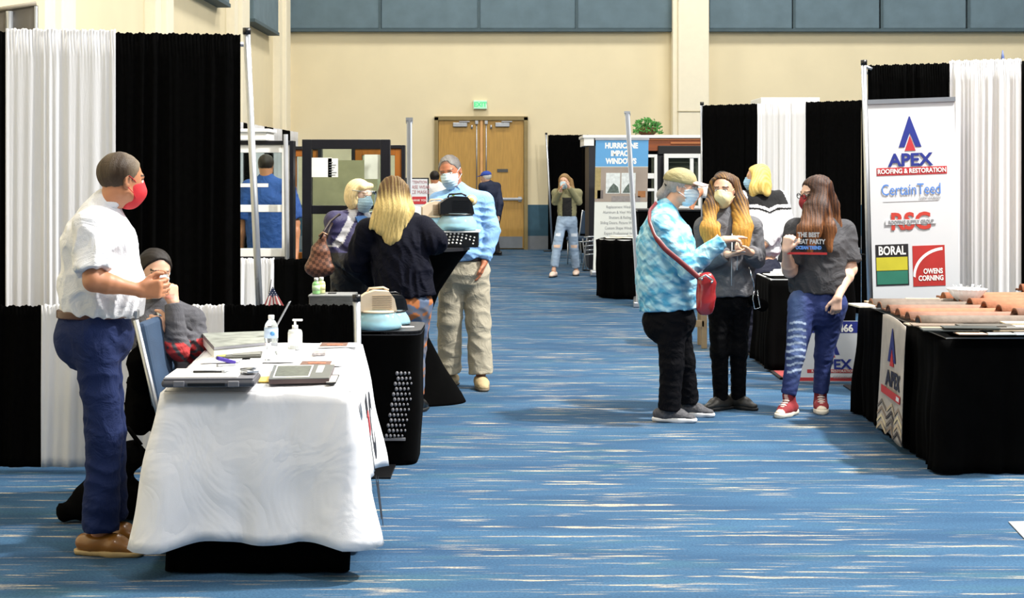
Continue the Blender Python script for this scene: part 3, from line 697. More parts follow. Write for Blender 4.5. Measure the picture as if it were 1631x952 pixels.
# ---- things lying on the white table
def TP(px, py): d = FPX*(CAMZ-TZ-.008)/(py-271); return V(X(px, d), d, TZ+.009)
def flat(name, label, cat, quad, th, m, group=None, z=0, parent=None, bev=0):
    q = [TP(*p)+UP*z for p in quad]; c = sum(q)/4
    if parent is None: t = thing(name, label, cat, tuple(c), group); parent = t; nm = 'sheet'
    else: nm = name; t = None
    f = MB(); f.add([p for p in q]+[p+UP*th for p in q], [(3, 2, 1, 0), (4, 5, 6, 7), (0, 1, 5, 4), (1, 2, 6, 5), (2, 3, 7, 6), (3, 0, 4, 7)])
    o = obj(nm, f, m, parent); return t if t is not None else o
def lerpq(Q, u0, u1, v0, v1):       # Q: near-left, near-right, far-right, far-left (pixels)
    def L_(u, v): a = [Q[0][i]+(Q[1][i]-Q[0][i])*u for i in (0, 1)]; b = [Q[3][i]+(Q[2][i]-Q[3][i])*u for i in (0, 1)]; return (a[0]+(b[0]-a[0])*v, a[1]+(b[1]-a[1])*v)
    return [L_(u0, v0), L_(u1, v0), L_(u1, v1), L_(u0, v1)]
# clipboard case
t = thing('clipboard_case', 'grey plastic form holder case on the near left corner of the white table', 'clipboard', tuple(TP(330, 615)))
ca = TP(332, 617)+V(0, .075, .02); Rz = lambda a: np.array([[cos(a), -sin(a), 0], [sin(a), cos(a), 0], [0, 0, 1]])
f = MB(); f.box(ca, (.375, .24, .03), Rz(rad(3)), bev=.012); obj('case_body', f, mat('case_grey', '505056', .5), t)
f = MB(); f.box(ca+V(0, .0, .018), (.36, .225, .008), Rz(rad(3)), bev=.003); lid = obj('lid', f, mat('case_lid', '6a6a70', .5), t)
for sx in (-.11, .11):
    f = MB(); f.box(ca+V(sx, -.124, .0), (.045, .012, .024), Rz(rad(3)), bev=.004); obj('latch', f, mat('case_latch', '707076', .5), t)
f = MB(); f.box(ca+V(.0, -.121, -.003), (.15, .006, .014), Rz(rad(3)), bev=.002); obj('case_gap', f, M_blkpl, t)
f = MB(); f.box(ca+V(.15, .02, .034), (.055, .07, .012), Rz(rad(35)), bev=.004); f.tube([ca+V(.11, .05, .037), ca+V(.18, -.01, .05)], .006, 8); obj('clip', f, M_alu, t)
pp = thing('paper_sheet', 'white form on top of the grey clipboard case', 'paper', tuple(ca+V(-.02, .01, .0235)))
f = MB(); f.box(ca+V(-.03, .035, .024), (.29, .27, .003), Rz(rad(2))); obj('sheet', f, M_paper, pp)
t = thing('pen', 'black ballpoint pen lying on the white form', 'pen', tuple(ca+V(0, 0, .029)))
f = MB(); a = ca+V(-.08, .02, .031); b = ca+V(.055, .03, .031); f.tube([a, a*.15+b*.85], .005, 10); obj('barrel', f, M_blkpl, t)
f = MB(); f.tube([a-(b-a)*.1, a], [.001, .004], 8); obj('tip', f, M_alu, t); f = MB(); f.tube([a*.15+b*.85, b], .0052, 10); f.tube([b, b+(b-a)*.1], .0025, 6); obj('grip', f, M_alu, t)
# papers
for i, (lab, q) in enumerate((('white sheet beside the purple stapler', [(303, 597), (410, 596), (418, 578), (326, 581)]), ('white papers in front of the grey book stack', [(318, 579), (380, 577), (398, 560), (345, 563)]), ('loose white leaflet under the water bottle', [(395, 578), (470, 577), (470, 552), (410, 553)]))):
    flat('paper_sheet', lab, 'paper', q, .002, M_paper)
# dark brochure with texts
Q = [(344, 573), (416, 571), (421, 553), (356, 556)]
t = flat('brochure', 'dark grey brochure with olive edge left of the water bottle', 'brochure', Q, .008, mat('bro_dark', '4c4c46', .5), z=.004)
flat('cover_panel', '', '', lerpq(Q, .35, .97, .1, .9), .0015, mat('bro_grey', '77776f', .5), z=.013, parent=t); flat('cover_edge', '', '', lerpq(Q, .0, .2, 0, .25), .0015, mat('bro_olive', '9a9a50', .5), z=.013, parent=t)
t = flat('orange_card', 'small orange and white card behind the dark brochure', 'card', [(403, 553), (424, 552), (424, 549), (404, 550)], .006, mat('card_orange', 'e08a30', .5), z=.004)
# purple stapler
t = thing('stapler', 'small purple stapler on the white papers', 'stapler', tuple(TP(358, 584)))
b0 = TP(360, 584); f = MB(); f.box(b0+V(0, 0, .008), (.085, .03, .012), Rz(.5), bev=.004); obj('base', f, M_lgrey, t)
f = MB(); f.box(b0+V(.0, .0, .028), (.09, .028, .018), Rz(.5) @ np.array([[cos(.3), 0, sin(.3)], [0, 1, 0], [-sin(.3), 0, cos(.3)]]), bev=.006); obj('arm', f, mat('purple', '3a2290', .4), t)
# box/book stack
Q = [(339, 556), (430, 549), (421, 527), (314, 533)]
t = thing('book_stack', '', 'x', tuple(TP(375, 548)))
bpy.data.objects.remove(t)
def bk(name, label, cat, Q, z, th, m, mc):
    t = flat(name, label, cat, Q, th, m, z=z); flat('cover', '', '', Q, .003, mc, z=z+th, parent=t); return t
Q0 = [(341, 571), (432, 562), (424, 544), (322, 548)]
t0 = bk('catalogue', 'thick white catalogue lying under the large grey book behind the papers', 'book', Q0, .0, .035, M_paper, mat('cat_grey', 'a0a29e', .5))
t1 = bk('sample_book', 'large book with pale grey photo cover on top of the catalogue by the seated man', 'book', Q0, .04, .012, mat('bk_edge', '909096', .5), mat('bk_cov', '92968e', .4, var=.35, vs=14))
# magazine
Q = [(428, 612), (524, 610), (533, 588), (436, 589)]
t = flat('magazine', 'thick grey magazine with framed kitchen photo at the near edge of the white table', 'magazine', Q, .018, mat('mag_edge', '5a4a48', .5))
flat('cover', '', '', Q, .003, mat('mag_cov', '626562', .35), z=.018, parent=t)
flat('frame_line', '', '', lerpq(Q, .06, .66, .1, .95), .001, M_paper, z=.0212, parent=t)
flat('cover_photo', '', '', lerpq(Q, .08, .64, .15, .9), .001, mat('mag_photo', '545a50', .4, var=.6, vs=45), z=.0224, parent=t)
flat('title_block', '', '', lerpq(Q, .74, .85, .4, .92), .001, mat('mag_title', 'c2c4c0', .5, var=.5, vs=90), z=.0212, parent=t)
t = flat('brochure', 'white card with dark outline to the right of the thick magazine', 'brochure', [(520, 612), (535, 611), (541, 598), (526, 598)], .004, M_blkpl)
flat('inset', '', '', lerpq([(520, 612), (535, 611), (541, 598), (526, 598)], -.1, .9, .1, .85), .001, M_paper, z=.004, parent=t)
flat('sticky_note', 'yellow and white slip between the case and the thick magazine', 'note', [(412, 609), (428, 609), (431, 601), (415, 601)], .004, mat('yellow_note', 'ecc860', .6))
for lab, Q in (('orange and black postcard with white back panel, nearest the magazine', [(474, 584), (545, 583), (549, 576), (480, 576)]), ('orange and black postcard at the far right corner of the white table', [(506, 554), (570, 553), (572, 547), (511, 547)])):
    t = flat('postcard', lab, 'postcard', Q, .004, M_paper)
    flat('picture', '', '', lerpq(Q, .03, .72, .08, .95), .001, mat('card_photo', '6e4a3a', .4, var=.7, vs=60), z=.004, parent=t)
    flat('picture_band', '', '', lerpq(Q, .2, .6, .35, .6), .001, mat('card_red', 'c06a4a', .4, var=.4, vs=80), z=.0052, parent=t)
flat('business_card', 'little stack of red and grey business cards between the two postcards', 'card', [(497, 567), (518, 566), (521, 561), (500, 562)], .012, mat('bcard', 'a09a98', .5, var=.4, vs=60))
# eyeglasses-like phone stand behind bottle
t = thing('phone_stand', 'small tilted grey display plate behind the water bottle', 'stand', tuple(TP(445, 553)))
b0 = TP(448, 553); f = MB(); f.box(b0+V(-.01, 0, .13), (.004, .07, .22), np.array([[cos(.5), 0, sin(.5)], [0, 1, 0], [-sin(.5), 0, cos(.5)]]), bev=.001); obj('plate', f, M_grey, t)
f = MB(); f.box(b0+V(-.06, .0, .02), (.07, .07, .04), bev=.01); obj('foot', f, M_wht, t)
# water bottle
M_pet = mat('clear_plastic', 'f4f8fb', .08, trans=.85, ior=1.2); M_gel = mat('gel', 'f0f4f4', .15, trans=.5, ior=1.3)
b0 = TP(432, 574); t = thing('water_bottle', 'clear plastic water bottle with blue and white label on the white table', 'bottle', tuple(b0))
pr_ = [(.0, 0), (.029, .0), (.031, .006)]+[(.031-.002*(i % 2), .012+.01*i) for i in range(9)]+[(.032, .105), (.032, .15), (.031, .156), (.028, .168), (.02, .182), (.0125, .19), (.0125, .196)]
f = MB(); f.lathe(pr_, b0, 24); obj('bottle_body', f, M_pet, t)
f = MB(); f.lathe([(.0325, .105), (.0325, .148)], b0, 24); lb = obj('bottle_label', f, mat('label_blue', 'b8cde6', .4, var=.15, vs=50), t)
f = MB(); f.lathe([(.0105, 0), (.0105, .0015)], b0+V(.010, -.0315, .127), 16, V(1, 0, 0), V(0, 0, 1), V(0, -1, 0)); obj('label_emblem', f, mat('emblem_blue', '5aa0e0', .4), lb)
f = MB(); f.lathe([(.014, .192), (.0145, .194), (.0145, .208), (.013, .21)], b0, 20); obj('cap', f, M_wht, t)
b0 = TP(470, 556); t = thing('hand_sanitizer', 'white pump bottle of hand sanitizer right of the water bottle', 'bottle', tuple(b0))
f = MB(); f.lathe([(.0, 0), (.032, 0), (.035, .005), (.035, .085), (.031, .095), (.014, .1), (.012, .103)], b0, 24); obj('bottle_body', f, M_gel, t)
f = MB(); f.lathe([(.03, .02), (.0355, .02), (.0355, .08), (.03, .08)], b0, 24); obj('bottle_label', f, mat('san_label', 'e6e8e4', .4, var=.1, vs=60), t)
f = MB(); f.lathe([(.015, .1), (.015, .118), (.006, .12), (.006, .14)], b0, 16); f.box(b0+V(.012, 0, .143), (.05, .016, .01), bev=.003); obj('pump', f, M_wht, t)
# ---- chair at the left table
def banq_chair(name, label, pos, yaw, group=None, seatm=None, backm=None, mm=None):
    t = thing(name, label, 'chair', (pos[0], pos[1], 0), group); A = Rz(rad(yaw)); o = V(pos[0], pos[1], 0)
    W = lambda x, y, z: o+A @ V(x, y, z)          # x right, y toward the back, z up
    seatm = seatm or mat('chair_blue', '2c435e', .8, var=.12, bump=.3); backm = backm or seatm; mm = mm or M_alu
    f = MB(); f.box(W(0, 0, .45), (.45, .44, .07), A, bev=.025); obj('seat', f, seatm, t)
    B = A @ np.array([[1, 0, 0], [0, cos(.2), sin(.2)], [0, -sin(.2), cos(.2)]])
    f = MB(); f.box(W(0, .275, .72), (.42, .05, .42), B, bev=.022); obj('backrest', f, backm, t)
    for s_ in (-1, 1):
        f = MB(); f.tube([W(s_*.2, -.2, 0), W(s_*.2, -.19, .40)], .012, 8); obj('leg', f, mm, t)
        f = MB(); f.tube([W(s_*.2, .27, 0), W(s_*.2, .2, .40)], .012, 8); obj('leg', f, mm, t)
        f = MB(); f.tube([W(s_*.225, .19, .40), W(s_*.225, .24, .56), W(s_*.225, .33, .94)], .014, 8); obj('back_frame', f, mm, t)
    f = MB(); f.tube([W(-.2, -.2, .40), W(.2, -.2, .40), W(.2, .2, .40), W(-.2, .2, .40), W(-.2, -.2, .40)], .012, 8); obj('seat_frame', f, mm, t)
    return t
banq_chair('banquet_chair', 'blue padded chair with silver frame holding the seated man at the white table', (X(250, 7.5)+.26, 7.6), 89)
# black jacket hanging behind the chair and a black bag on the floor
t = thing('coat', 'black coat hung on the back of the blue padded chair', 'coat', (X(226, 7.52), 7.55, .3))
soft('coat_body', [cap(P(232, 532, 7.62), P(226, 575, 7.55), .03, .055, .04, V(0, 1, 0), .8), cap(P(226, 575, 7.55), P(222, 668, 7.55), .06, .075, .04, V(0, 1, 0), .8), cap(P(236, 534, 7.75), P(238, 640, 7.78), .03, .06, .04)], .011, M_blk2, t, folds(6, .008, 40))
g0 = P(100, 835, GD(836)); t = thing('floor_bag', 'black bag slumped on the carpet behind the standing man\'s legs', 'bag', (g0[0], g0[1], 0))
soft('bag_body', [cap(g0+V(0, .05, .05), g0+V(.25, .12, .10), .045, .11, .05, clip=[(V(0, 0, .004), -UP)]), cap(g0+V(.12, .1, .12), g0+V(.28, .14, .30), .08, .07, .06)], .012, M_blk2, t, folds(5, .008, 40))
f = MB(); q = g0+V(.24, .1, .33); f.tube([q+V(-.08, 0, 0), q+V(-.06, 0, .08), q+V(.04, 0, .1), q+V(.1, 0, .02)], .012, 8); obj('handle', f, M_blk2, t)
# ------------------------------------------------------------------ spandex cocktail tables
def spandex(label, c, prof, flatn, m, sq, yaw=0):
    t = thing('cocktail_table', label, 'table', (c[0], c[1], 0)); A = Rz(rad(yaw))
    H = prof[-1][1]
    def fn(u, v):
        zz = v*(len(prof)-1); i = min(int(zz), len(prof)-2); q = zz-i; r = prof[i][0]*(1-q)+prof[i+1][0]*q; z = prof[i][1]*(1-q)+prof[i+1][1]*q
        th = 2*pi*u; k = sq[0] if z < H*.5 else sq[1]
        ss = (abs(cos(th))**k+abs(sin(th))**k)**(-1/k); lift = .05*(abs(sin(2*th)) < .5)*0
        zz2 = z
        if i == 0: zz2 = z+.0*(1-q)
        p = V(c[0], c[1], 0)+A @ V(r*ss*cos(th), r*ss*sin(th), zz2); return p, unit(A @ V(cos(th), sin(th), .1))
    f = MB(); f.shell(fn, 64, (len(prof)-1)*3, .003, closed=True); obj('stretch_cover', f, m, t)
    r = prof[-1][0]; k = sq[1]; f = MB(); pts = []
    for i in range(64):
        th = 2*pi*i/64; ss = (abs(cos(th))**k+abs(sin(th))**k)**(-1/k); pts.append((r*ss*cos(th), r*ss*sin(th)))
    fr = lambda a, b, cc=0: V(c[0], c[1], 0)+A @ V(a, b, H+cc)
    f.poly(pts, fr, -.02, .004); obj('tabletop', f, mat('table_top_dark', '202024', .45), t); return t, fn
CT1 = (X(655, 11.2), 11.2)
ct1, _ = spandex('tall cocktail table in black stretch cover beside the man in the blue shirt', CT1, [(.37, .0), (.34, .06), (.22, .25), (.12, .45), (.115, .55), (.2, .78), (.33, .98), (.40, 1.07), (.415, 1.10)], 0, M_blk2, (3.0, 2.2), 20)
CT2 = (X(598, 8.95), 8.95)
ct2, fn2 = spandex('low square table in black stretch cover with dotted panel behind the white table', CT2, [(.25, .0), (.255, .1), (.27, .3), (.265, .5), (.27, .66), (.275, .735), (.275, .75)], 0, M_blk2, (6, 8), 0)
# dotted panel: little grey discs on the right side of the low cover
M_dot = mat('dot_grey', '77777c', .6)
f = MB()
for i in range(13):
    for j in range(5):
        xo = .085+.022*j+.0055*i*.9+(.011 if i % 2 else 0); zz_ = .17+.029*i
        if xo > .225: continue
        yo = .272*(1-min(.9, xo/.272)**6)**(1/6)
        f.lathe([(.0088-.0008*j, -.006), (.0088-.0008*j, .004)], V(CT2[0]+xo, CT2[1]-yo, zz_), 10, V(1, 0, 0), V(0, 0, 1.35), V(0, -1, 0))
o = obj('dot_pattern', f, M_dot, ct2); o['kind'] = 'stuff'
f = MB()
f.box(V(CT2[0]+.125, CT2[1]-.262, .15), (.13, .02, .014))
obj('panel_edge', f, M_dot, ct2)
# purifiers
M_bowl = mat('aqua_bowl', 'c4e6f0', .08, trans=.6, ior=1.2); M_bowl2 = mat('aqua_water', 'a4dcea', .2, var=.2, vs=20)
M_cream = mat('cream_plastic', 'd8c6ac', .4, var=.03)
def purifier(label, p, yaw, top, s=1):
    t = thing('air_purifier', label, 'air purifier', tuple(p), 'water air purifiers' if 0 else None); A = Rz(rad(yaw))
    f = MB(); f.lathe([(.01, .002), (.118*s, .002), (.134*s, .012*s), (.134*s, .03*s), (.122*s, .06*s), (.10*s, .092*s), (.085*s, .108*s), (.08*s, .11*s)], p, 32); obj('bowl', f, M_bowl, t)
    f = MB(); f.lathe([(.005, .006), (.112*s, .006), (.128*s, .014*s), (.128*s, .03*s), (.122*s, .042*s), (.005, .044*s)], p, 32); obj('water', f, M_bowl2, t)
    f = MB(); f.lathe([(.10*s, .095*s), (.105*s, .10*s), (.10*s, .108*s), (.03*s, .11*s)], p, 32); obj('rim', f, top, t)
    q = V(*p)+UP*.155*s
    cur = MB(); pts = [(-.115, -.05), (-.115, .02), (-.07, .05), (-.02, .065), (.06, .06), (.09, .02), (.105, -.05)]
    fr = lambda a, b, c=0: q+A @ V(a*s, -c*s, b*s)
    cur.poly(pts, fr, -.055, .055); h_ = obj('motor_housing', cur, top, t)
    v_ = MB()
    for i in range(7): v_.box(q+A @ V(.02*s, -.057*s, (-.035+.012*i)*s), (.11*s, .004, .005*s), A)
    for i in range(6): v_.box(q+A @ V((.07-.0)*s, -.0, (.0)*s), (.001, .001, .001), A)
    obj('vent_slats', v_, mat('vent_shade', 'b09c80', .5) if top is M_cream else M_blkmetal, t)
    f = MB(); f.tube([q+A @ V(x*s, 0, z*s) for x, z in ((-.06, .055), (-.05, .075), (.03, .08), (.06, .065))], .006*s, 8); obj('handle', f, top, t)
    return t
def C2(px, py, z=.754): d = FPX*(CAMZ-z)/(py-271); return V(X(px, d), d, z)
purifier('air purifier with beige top and aqua water bowl nearest on the low black table', C2(602, 524), 8, M_cream, 1.0)
purifier('air purifier mostly hidden behind the beige one on the low black table', C2(624, 517), 30, M_blkpl, .8)
q = C2(643, 521); t = thing('paper_sheet', 'white oval leaflet beside the purifiers on the low black table', 'paper', tuple(q)); f = MB(); f.lathe([(.06, 0.001), (.06, .004)], q, 20, V(1, 0, 0), V(0, .6, 0)); obj('sheet', f, M_paper, t)
# riser box on the tall table with dotted front
dz = 1.105; rd = 11.0; r0, r1 = X(699, rd), X(762, rd)
f = MB(); rb = thing('display_riser', 'black riser box with white dot pattern on the tall cocktail table', 'display box', ((r0+r1)/2-.03, rd+.1, dz))
f.bx(r0-.05, r1, rd-.0, rd+.26, dz, dz+.105, .006); obj('riser_body', f, M_blkpl, rb)
f = MB(); f.bx(r0-.07, r1+.01, rd-.01, rd+.28, dz+.105, dz+.115, .002); obj('riser_top', f, M_wht, rb)
f = MB(); rs = random.Random(4)
for i in range(9):
    for j in range(4):
        xx = r0+.012+.028*i; zz = dz+.016+.022*j+.016*sin(i*.5); 
        if zz > dz+.098 or zz < dz+.01 or (i in (6, 7) and j < 2): continue
        f.lathe([(.0085-.0003*i, 0), (.0085-.0003*i, .002)], V(xx+.005*j, rd, zz), 10, V(1, 0, 0), V(0, 0, 1), V(0, -1, 0))
dp = obj('dot_pattern', f, M_paper, rb); dp['kind'] = 'stuff'
purifier('air purifier with black top and glowing aqua bowl on the dotted riser', V(X(728, rd+.12), rd+.12, dz+.115), 10, M_blkpl, 1.12)
purifier('air purifier with beige top behind the black one on the dotted riser', V(X(696, rd+.2), rd+.2, dz+.115), 10, M_cream, .95)
# ------------------------------------------------------------------ table behind the low rail with grey box, bottles, flag
pts = [(X(400, 9.6), 9.3), (X(566, 9.6), 9.3), (X(566, 9.6), 9.95), (X(400, 9.6), 9.95)]
cloth('tablecloth', 'black cloth over the table behind the low black ruffled drape', pts, .77, .02, M_blk2, .01, 6, .01, 0, 55)
fold_table('folding table under the black cloth behind the low ruffled drape', pts, .765)
gx0, gx1 = X(492, 9.5), X(563, 9.5)
t = thing('metal_box', 'flat brushed grey metal box behind the low black drape', 'box', ((gx0+gx1)/2, 9.6, .772))
M_bm = mat('brushed_metal', '8a8c8c', .35, .7, var=.25, vs=20, stretch=(1, 1, 6))
f = MB(); f.bx(gx0, gx1, 9.5, 9.72, .773, .875, .004); obj('box_body', f, M_bm, t)
f = MB(); f.bx(gx0-.004, gx1+.004, 9.495, 9.725, .875, .89, .004); lid = obj('lid', f, mat('box_lid', '9a9c9c', .35, .5), t)
f = MB(); f.bx((gx0+gx1)/2-.03, (gx0+gx1)/2+.02, 9.58, 9.62, .89, .896, .002); obj('lid_slot', f, M_blkpl, lid)
for i, px in enumerate((504, 512)):
    q = V(X(px, 9.57+.05*i), 9.56+.06*i, .892); t = thing('juice_bottle', ['small green bottle with white cap, left of the pair on the grey metal box', 'small pale yellow-green bottle with white cap, right of the pair on the grey metal box'][i], 'bottle', tuple(q), None)
    f = MB(); f.lathe([(0, 0), (.022, 0), (.024, .004), (.024, .06), (.02, .07), (.012, .076), (.012, .08)], q, 20); obj('bottle_body', f, mat(['green_juice', 'yellow_juice'][i], ['9ad88c', 'd6dc9a'][i], .15), t)
    f = MB(); f.lathe([(.0245, .02), (.0247, .02), (.0247, .052), (.0245, .052)], q, 20); obj('bottle_label', f, mat(['lab_g', 'lab_y'][i], ['c8e8b8', 'e8e0a8'][i], .4, var=.2, vs=60), t)
    f = MB(); f.lathe([(.0135, .078), (.0135, .096), (.012, .098)], q, 16); obj('cap', f, M_wht, t)
# flag
fx = P(423, 486, 9.4); t = thing('table_flag', 'small American flag drooping on the table behind the black drape', 'flag', (fx[0], 9.4, .772))
f = MB(); f.lathe([(.03, 0), (.03, .008), (.006, .014)], V(fx[0], 9.4, .772), 16); f.tube([V(fx[0], 9.4, .78), V(fx[0]+.035, 9.4, .99)], .003, 6); obj('staff', f, M_blkpl, t)
A0, A1, A2 = P(434, 456, 9.4), P(419, 489, 9.39), P(453, 489, 9.37)
for i in range(9):
    u0, u1 = i/9, (i+1)/9; a = A1+(A2-A1)*u0; b = A1+(A2-A1)*u1; f = MB(); wv = V(0, -.012*sin(i*1.3), 0)
    k = .45
    f.add([A0+(a-A0)*k+wv*.5, A0+(b-A0)*k+wv*.5, b+wv, a+wv, A0+(a-A0)*k+wv*.5+V(0, .003, 0), A0+(b-A0)*k+wv*.5+V(0, .003, 0), b+wv+V(0, .003, 0), a+wv+V(0, .003, 0)], [(0, 1, 2, 3), (7, 6, 5, 4), (0, 4, 5, 1), (2, 6, 7, 3), (1, 5, 6, 2), (0, 3, 7, 4)])
    obj('stripe', f, M_paper if i % 2 else mat('flag_red', 'b8585c', .7), t)
f = MB(); f.add([A0, A0+(A1-A0)*.5, A0+(A2-A0)*.5]+[q+V(0, .004, 0) for q in (A0, A0+(A1-A0)*.5, A0+(A2-A0)*.5)], [(0, 1, 2), (5, 4, 3), (0, 3, 4, 1), (1, 4, 5, 2), (2, 5, 3, 0)])
cn = obj('canton', f, mat('flag_blue', '303a5c', .7), t); f = MB()
for i in range(4):
    for j in range(i+1):
        q = A0+(A1-A0)*(.1+.1*i)+(A2-A1)*(.1+.1*i)*(j/max(1, i) if i else .5)*.9+V(0, -.003, 0); f.lathe([(.0025, 0), (.0025, .001)], q, 5, V(1, 0, 0), V(0, 0, 1), V(0, -1, 0))
obj('star', f, M_paper, cn)
# ------------------------------------------------------------------ window displays
def window_unit(label, x0, x1, z0, z1, y, fm, outer=None, ow=.05, fw=.06, rails=(), mull=(), group=None, sill=True, gl=True, notice=False, depth=.1):
    t = thing('display_window', label, 'window', ((x0+x1)/2, y, 0), group)
    def ringf(a, b, c, d, w, y0, y1, m, nm):
        f = MB(); f.bx(a, a+w, y0, y1, c, d, .004); f.bx(b-w, b, y0, y1, c, d, .004); f.bx(a+w, b-w, y0, y1, d-w, d, .004); f.bx(a+w, b-w, y0, y1, c, c+w, .004); return obj(nm, f, m, t)
    a, b, c, d = x0, x1, z0, z1
    if outer is not None: ringf(a, b, c, d, ow, y-.02, y+depth+.02, outer, 'outer_frame'); a += ow; b -= ow; c += ow; d -= ow
    ringf(a, b, c, d, fw, y, y+depth, fm, 'sash_frame')
    for r in rails: f = MB(); f.bx(a+fw, b-fw, y+.01, y+depth-.01, r-fw*.45, r+fw*.45, .004); obj('sash_rail', f, fm, t)
    for r in mull: f = MB(); f.bx(r-.03, r+.03, y+.01, y+depth-.01, c+fw, d-fw, .004); obj('mullion', f, fm, t)
    if gl: f = MB(); f.bx(a+fw, b-fw, y+depth*.5, y+depth*.5+.006, c+fw, d-fw); obj('pane', f, M_glass, t)
    for s_ in (x0+.05, x1-.05): f = MB(); f.bx(s_-.03, s_+.03, y-.15, y+.25, 0, .05, .005); f.bx(s_-.02, s_+.02, y+.02, y+.07, 0, z0+.02); obj('stand', f, M_blkmetal, t)
    return t
M_dfr = mat('black_frame', '0c0c16', .4)
yw = 13.6
w1 = window_unit('white framed double window in a black surround left of the brown one', X(300, yw), X(468, yw), P(0, 415, yw)[2], P(0, 224, yw)[2], yw, M_wht, M_dfr, .035, .07, rails=(P(0, 332, yw)[2],), mull=(X(345, yw),))
f = MB(); f.bx(X(352, yw), X(427, yw), yw-.01, yw+.02, P(0, 296, yw)[2]-.01, P(0, 292, yw)[2]); obj('grid_bar', f, M_wht, w1)
f = MB(); f.bx(X(300, yw), X(427, yw), yw-.05, yw+.35, P(0, 224, yw)[2], P(0, 207, yw)[2], .01); f.bx(X(300, yw)-.02, X(427, yw)+.02, yw-.07, yw+.37, P(0, 207, yw)[2]-.02, P(0, 207, yw)[2]+.01, .005); obj('cornice', f, M_wht, w1)
f = MB(); f.tube([(X(459, yw-.06), yw-.06, .02), (X(455, yw-.06), yw-.06, P(0, 214, yw)[2])], .02, 8); obj('post', f, M_grey, w1)
y2 = 16.0
w2 = window_unit('brown framed window between the white window and the large black one', X(455, y2), X(512, y2), P(0, 418, y2)[2], P(0, 233, y2)[2], y2, M_wood2, M_dfr, .035, .07)
w2b = window_unit('brown framed window half hidden behind the large black one, at its right', X(560, y2), X(645, y2), P(0, 412, y2)[2], P(0, 231, y2)[2], y2, M_wood2, M_dfr, .035, .07, mull=(X(588, y2), ))
y3 = 14.0
w3 = window_unit('large black framed window with notices behind the older blonde woman', X(481, y3), X(621, y3), P(0, 440, y3)[2], P(0, 222, y3)[2], y3, M_dfr, None, fw=.085, rails=(P(0, 334, y3)[2],))
for (a, b, c, d, m_) in ((494, 528, 251, 282, M_paper), (522, 538, 252, 282, M_wht), (580, 605, 246, 285, mat('notice_green', 'cdd2c4', .6))):
    f = MB(); f.bx(X(a, y3), X(b, y3), y3+.02, y3+.024, P(0, d, y3)[2], P(0, c, y3)[2]); nt = obj('notice', f, m_, w3)
f = MB()
for i in range(6): f.bx(X(524, y3), X(524+6+(i*5) % 7, y3), y3+.015, y3+.02, P(0, 258+i*4, y3)[2]-.004, P(0, 258+i*4, y3)[2])
obj('notice_print', f, M_grey, nt)
f = MB(); f.bx(X(600, y3+1.6), X(488, y3+1.6), y3+1.6, y3+1.7, .03, 1.75, .01)
t = tag(obj('display_board', f, mat('khaki_board', '8c8664', .6)), 'dull olive display board behind the large black window', 'board')
# silver edge of roll-up banner
def edge_banner(label, top, bot, w_, th, d):
    a = P(top[0], top[1], d); b = P(bot[0], bot[1], d); b[2] = .0
    t = thing('rollup_banner', label, 'banner', (b[0], b[1], 0)); f = MB(); u_ = unit(a-b)
    ry = V(b[0]/b[1], 1, 0)
    def slab(a_, b_, w2, y0, y1, m, nm):
        f = MB(); q = [V(w2/2*s_, 0, 0)+ry*yy for s_, yy in ((-1, y0), (1, y0), (1, y1), (-1, y1))]; f.add([b_+k for k in q]+[a_+k for k in q], [(3, 2, 1, 0), (4, 5, 6, 7), (0, 1, 5, 4), (1, 2, 6, 5), (2, 3, 7, 6), (3, 0, 4, 7)]); return obj(nm, f, m, t)
    slab(a, b+u_*.06, w_, 0, .84, M_ban, 'banner_sheet'); slab(a+u_*.015, a-u_*.01, w_*1.3, -.01, .85, M_alu, 'top_rail')
    slab(a, b+u_*.06, w_*.45, -.02, .0, M_alu, 'support_pole')
    f = MB(); f.box(b+ry*.42+V(0, 0, .035), (.14, .88, .07), Rz(-math.atan(b[0]/b[1])), bev=.015); obj('base', f, M_alu, t); return t
edge_banner('silver roll-up banner seen edge-on left of the man in the blue shirt', (652, 190), (652, 500), .045, 0, 12.9)
edge_banner('white roll-up banner seen edge-on leaning in front of the tall blue banner', (999, 179), (1018, 490), .055, 0, 18.7)
# easel sign behind the blue-shirt man
ye = 19.0; t = thing('easel_sign', 'white notice with red band in a black frame behind the long-haired blonde woman', 'sign', (X(670, ye), ye, 0))
f = MB(); f.bx(X(646, ye), X(683, ye), ye, ye+.03, P(0, 345, ye)[2], P(0, 283, ye)[2], .004); obj('frame', f, M_blkpl, t)
f = MB(); f.bx(X(648, ye), X(681, ye), ye-.006, ye, P(0, 343, ye)[2], P(0, 285, ye)[2]); obj('poster', f, M_ban, t)
for i, s_ in enumerate(('ATTENTION', 'PLEASE WEAR', 'FACE MASKS')): text(s_, .06 if i else .05, Fr((X(666, ye), ye-.006, P(0, 290+i*8, ye)[2])), 0, 0, mat('sign_pink', 'b07a80', .6), t, sx=.8)
f = MB(); f.bx(X(656, ye), X(679, ye), ye-.01, ye-.006, P(0, 325, ye)[2], P(0, 313, ye)[2]); rbn = obj('red_band', f, M_red, t)
text('THANK YOU', .035, Fr((X(667, ye), ye-.01, P(0, 319, ye)[2])), 0, 0, M_paper, rbn)
for s_ in (X(650, ye), X(679, ye)): f = MB(); f.tube([(s_, ye+.05, 1.0), (s_, ye+.1, 0)], .012, 6); obj('leg', f, M_blkmetal, t)
ye = 12.3; f = MB(); q = P(662, 345, ye)
t = thing('leaflet_rack', 'white leaflets tilted in a black holder on the far side of the tall table', 'leaflet', tuple(q))
f.box(q, (.11, .02, .16), np.array([[cos(.25), 0, sin(.25)], [0, 1, 0], [-sin(.25), 0, cos(.25)]]), bev=.002); obj('sheet', f, M_paper, t)
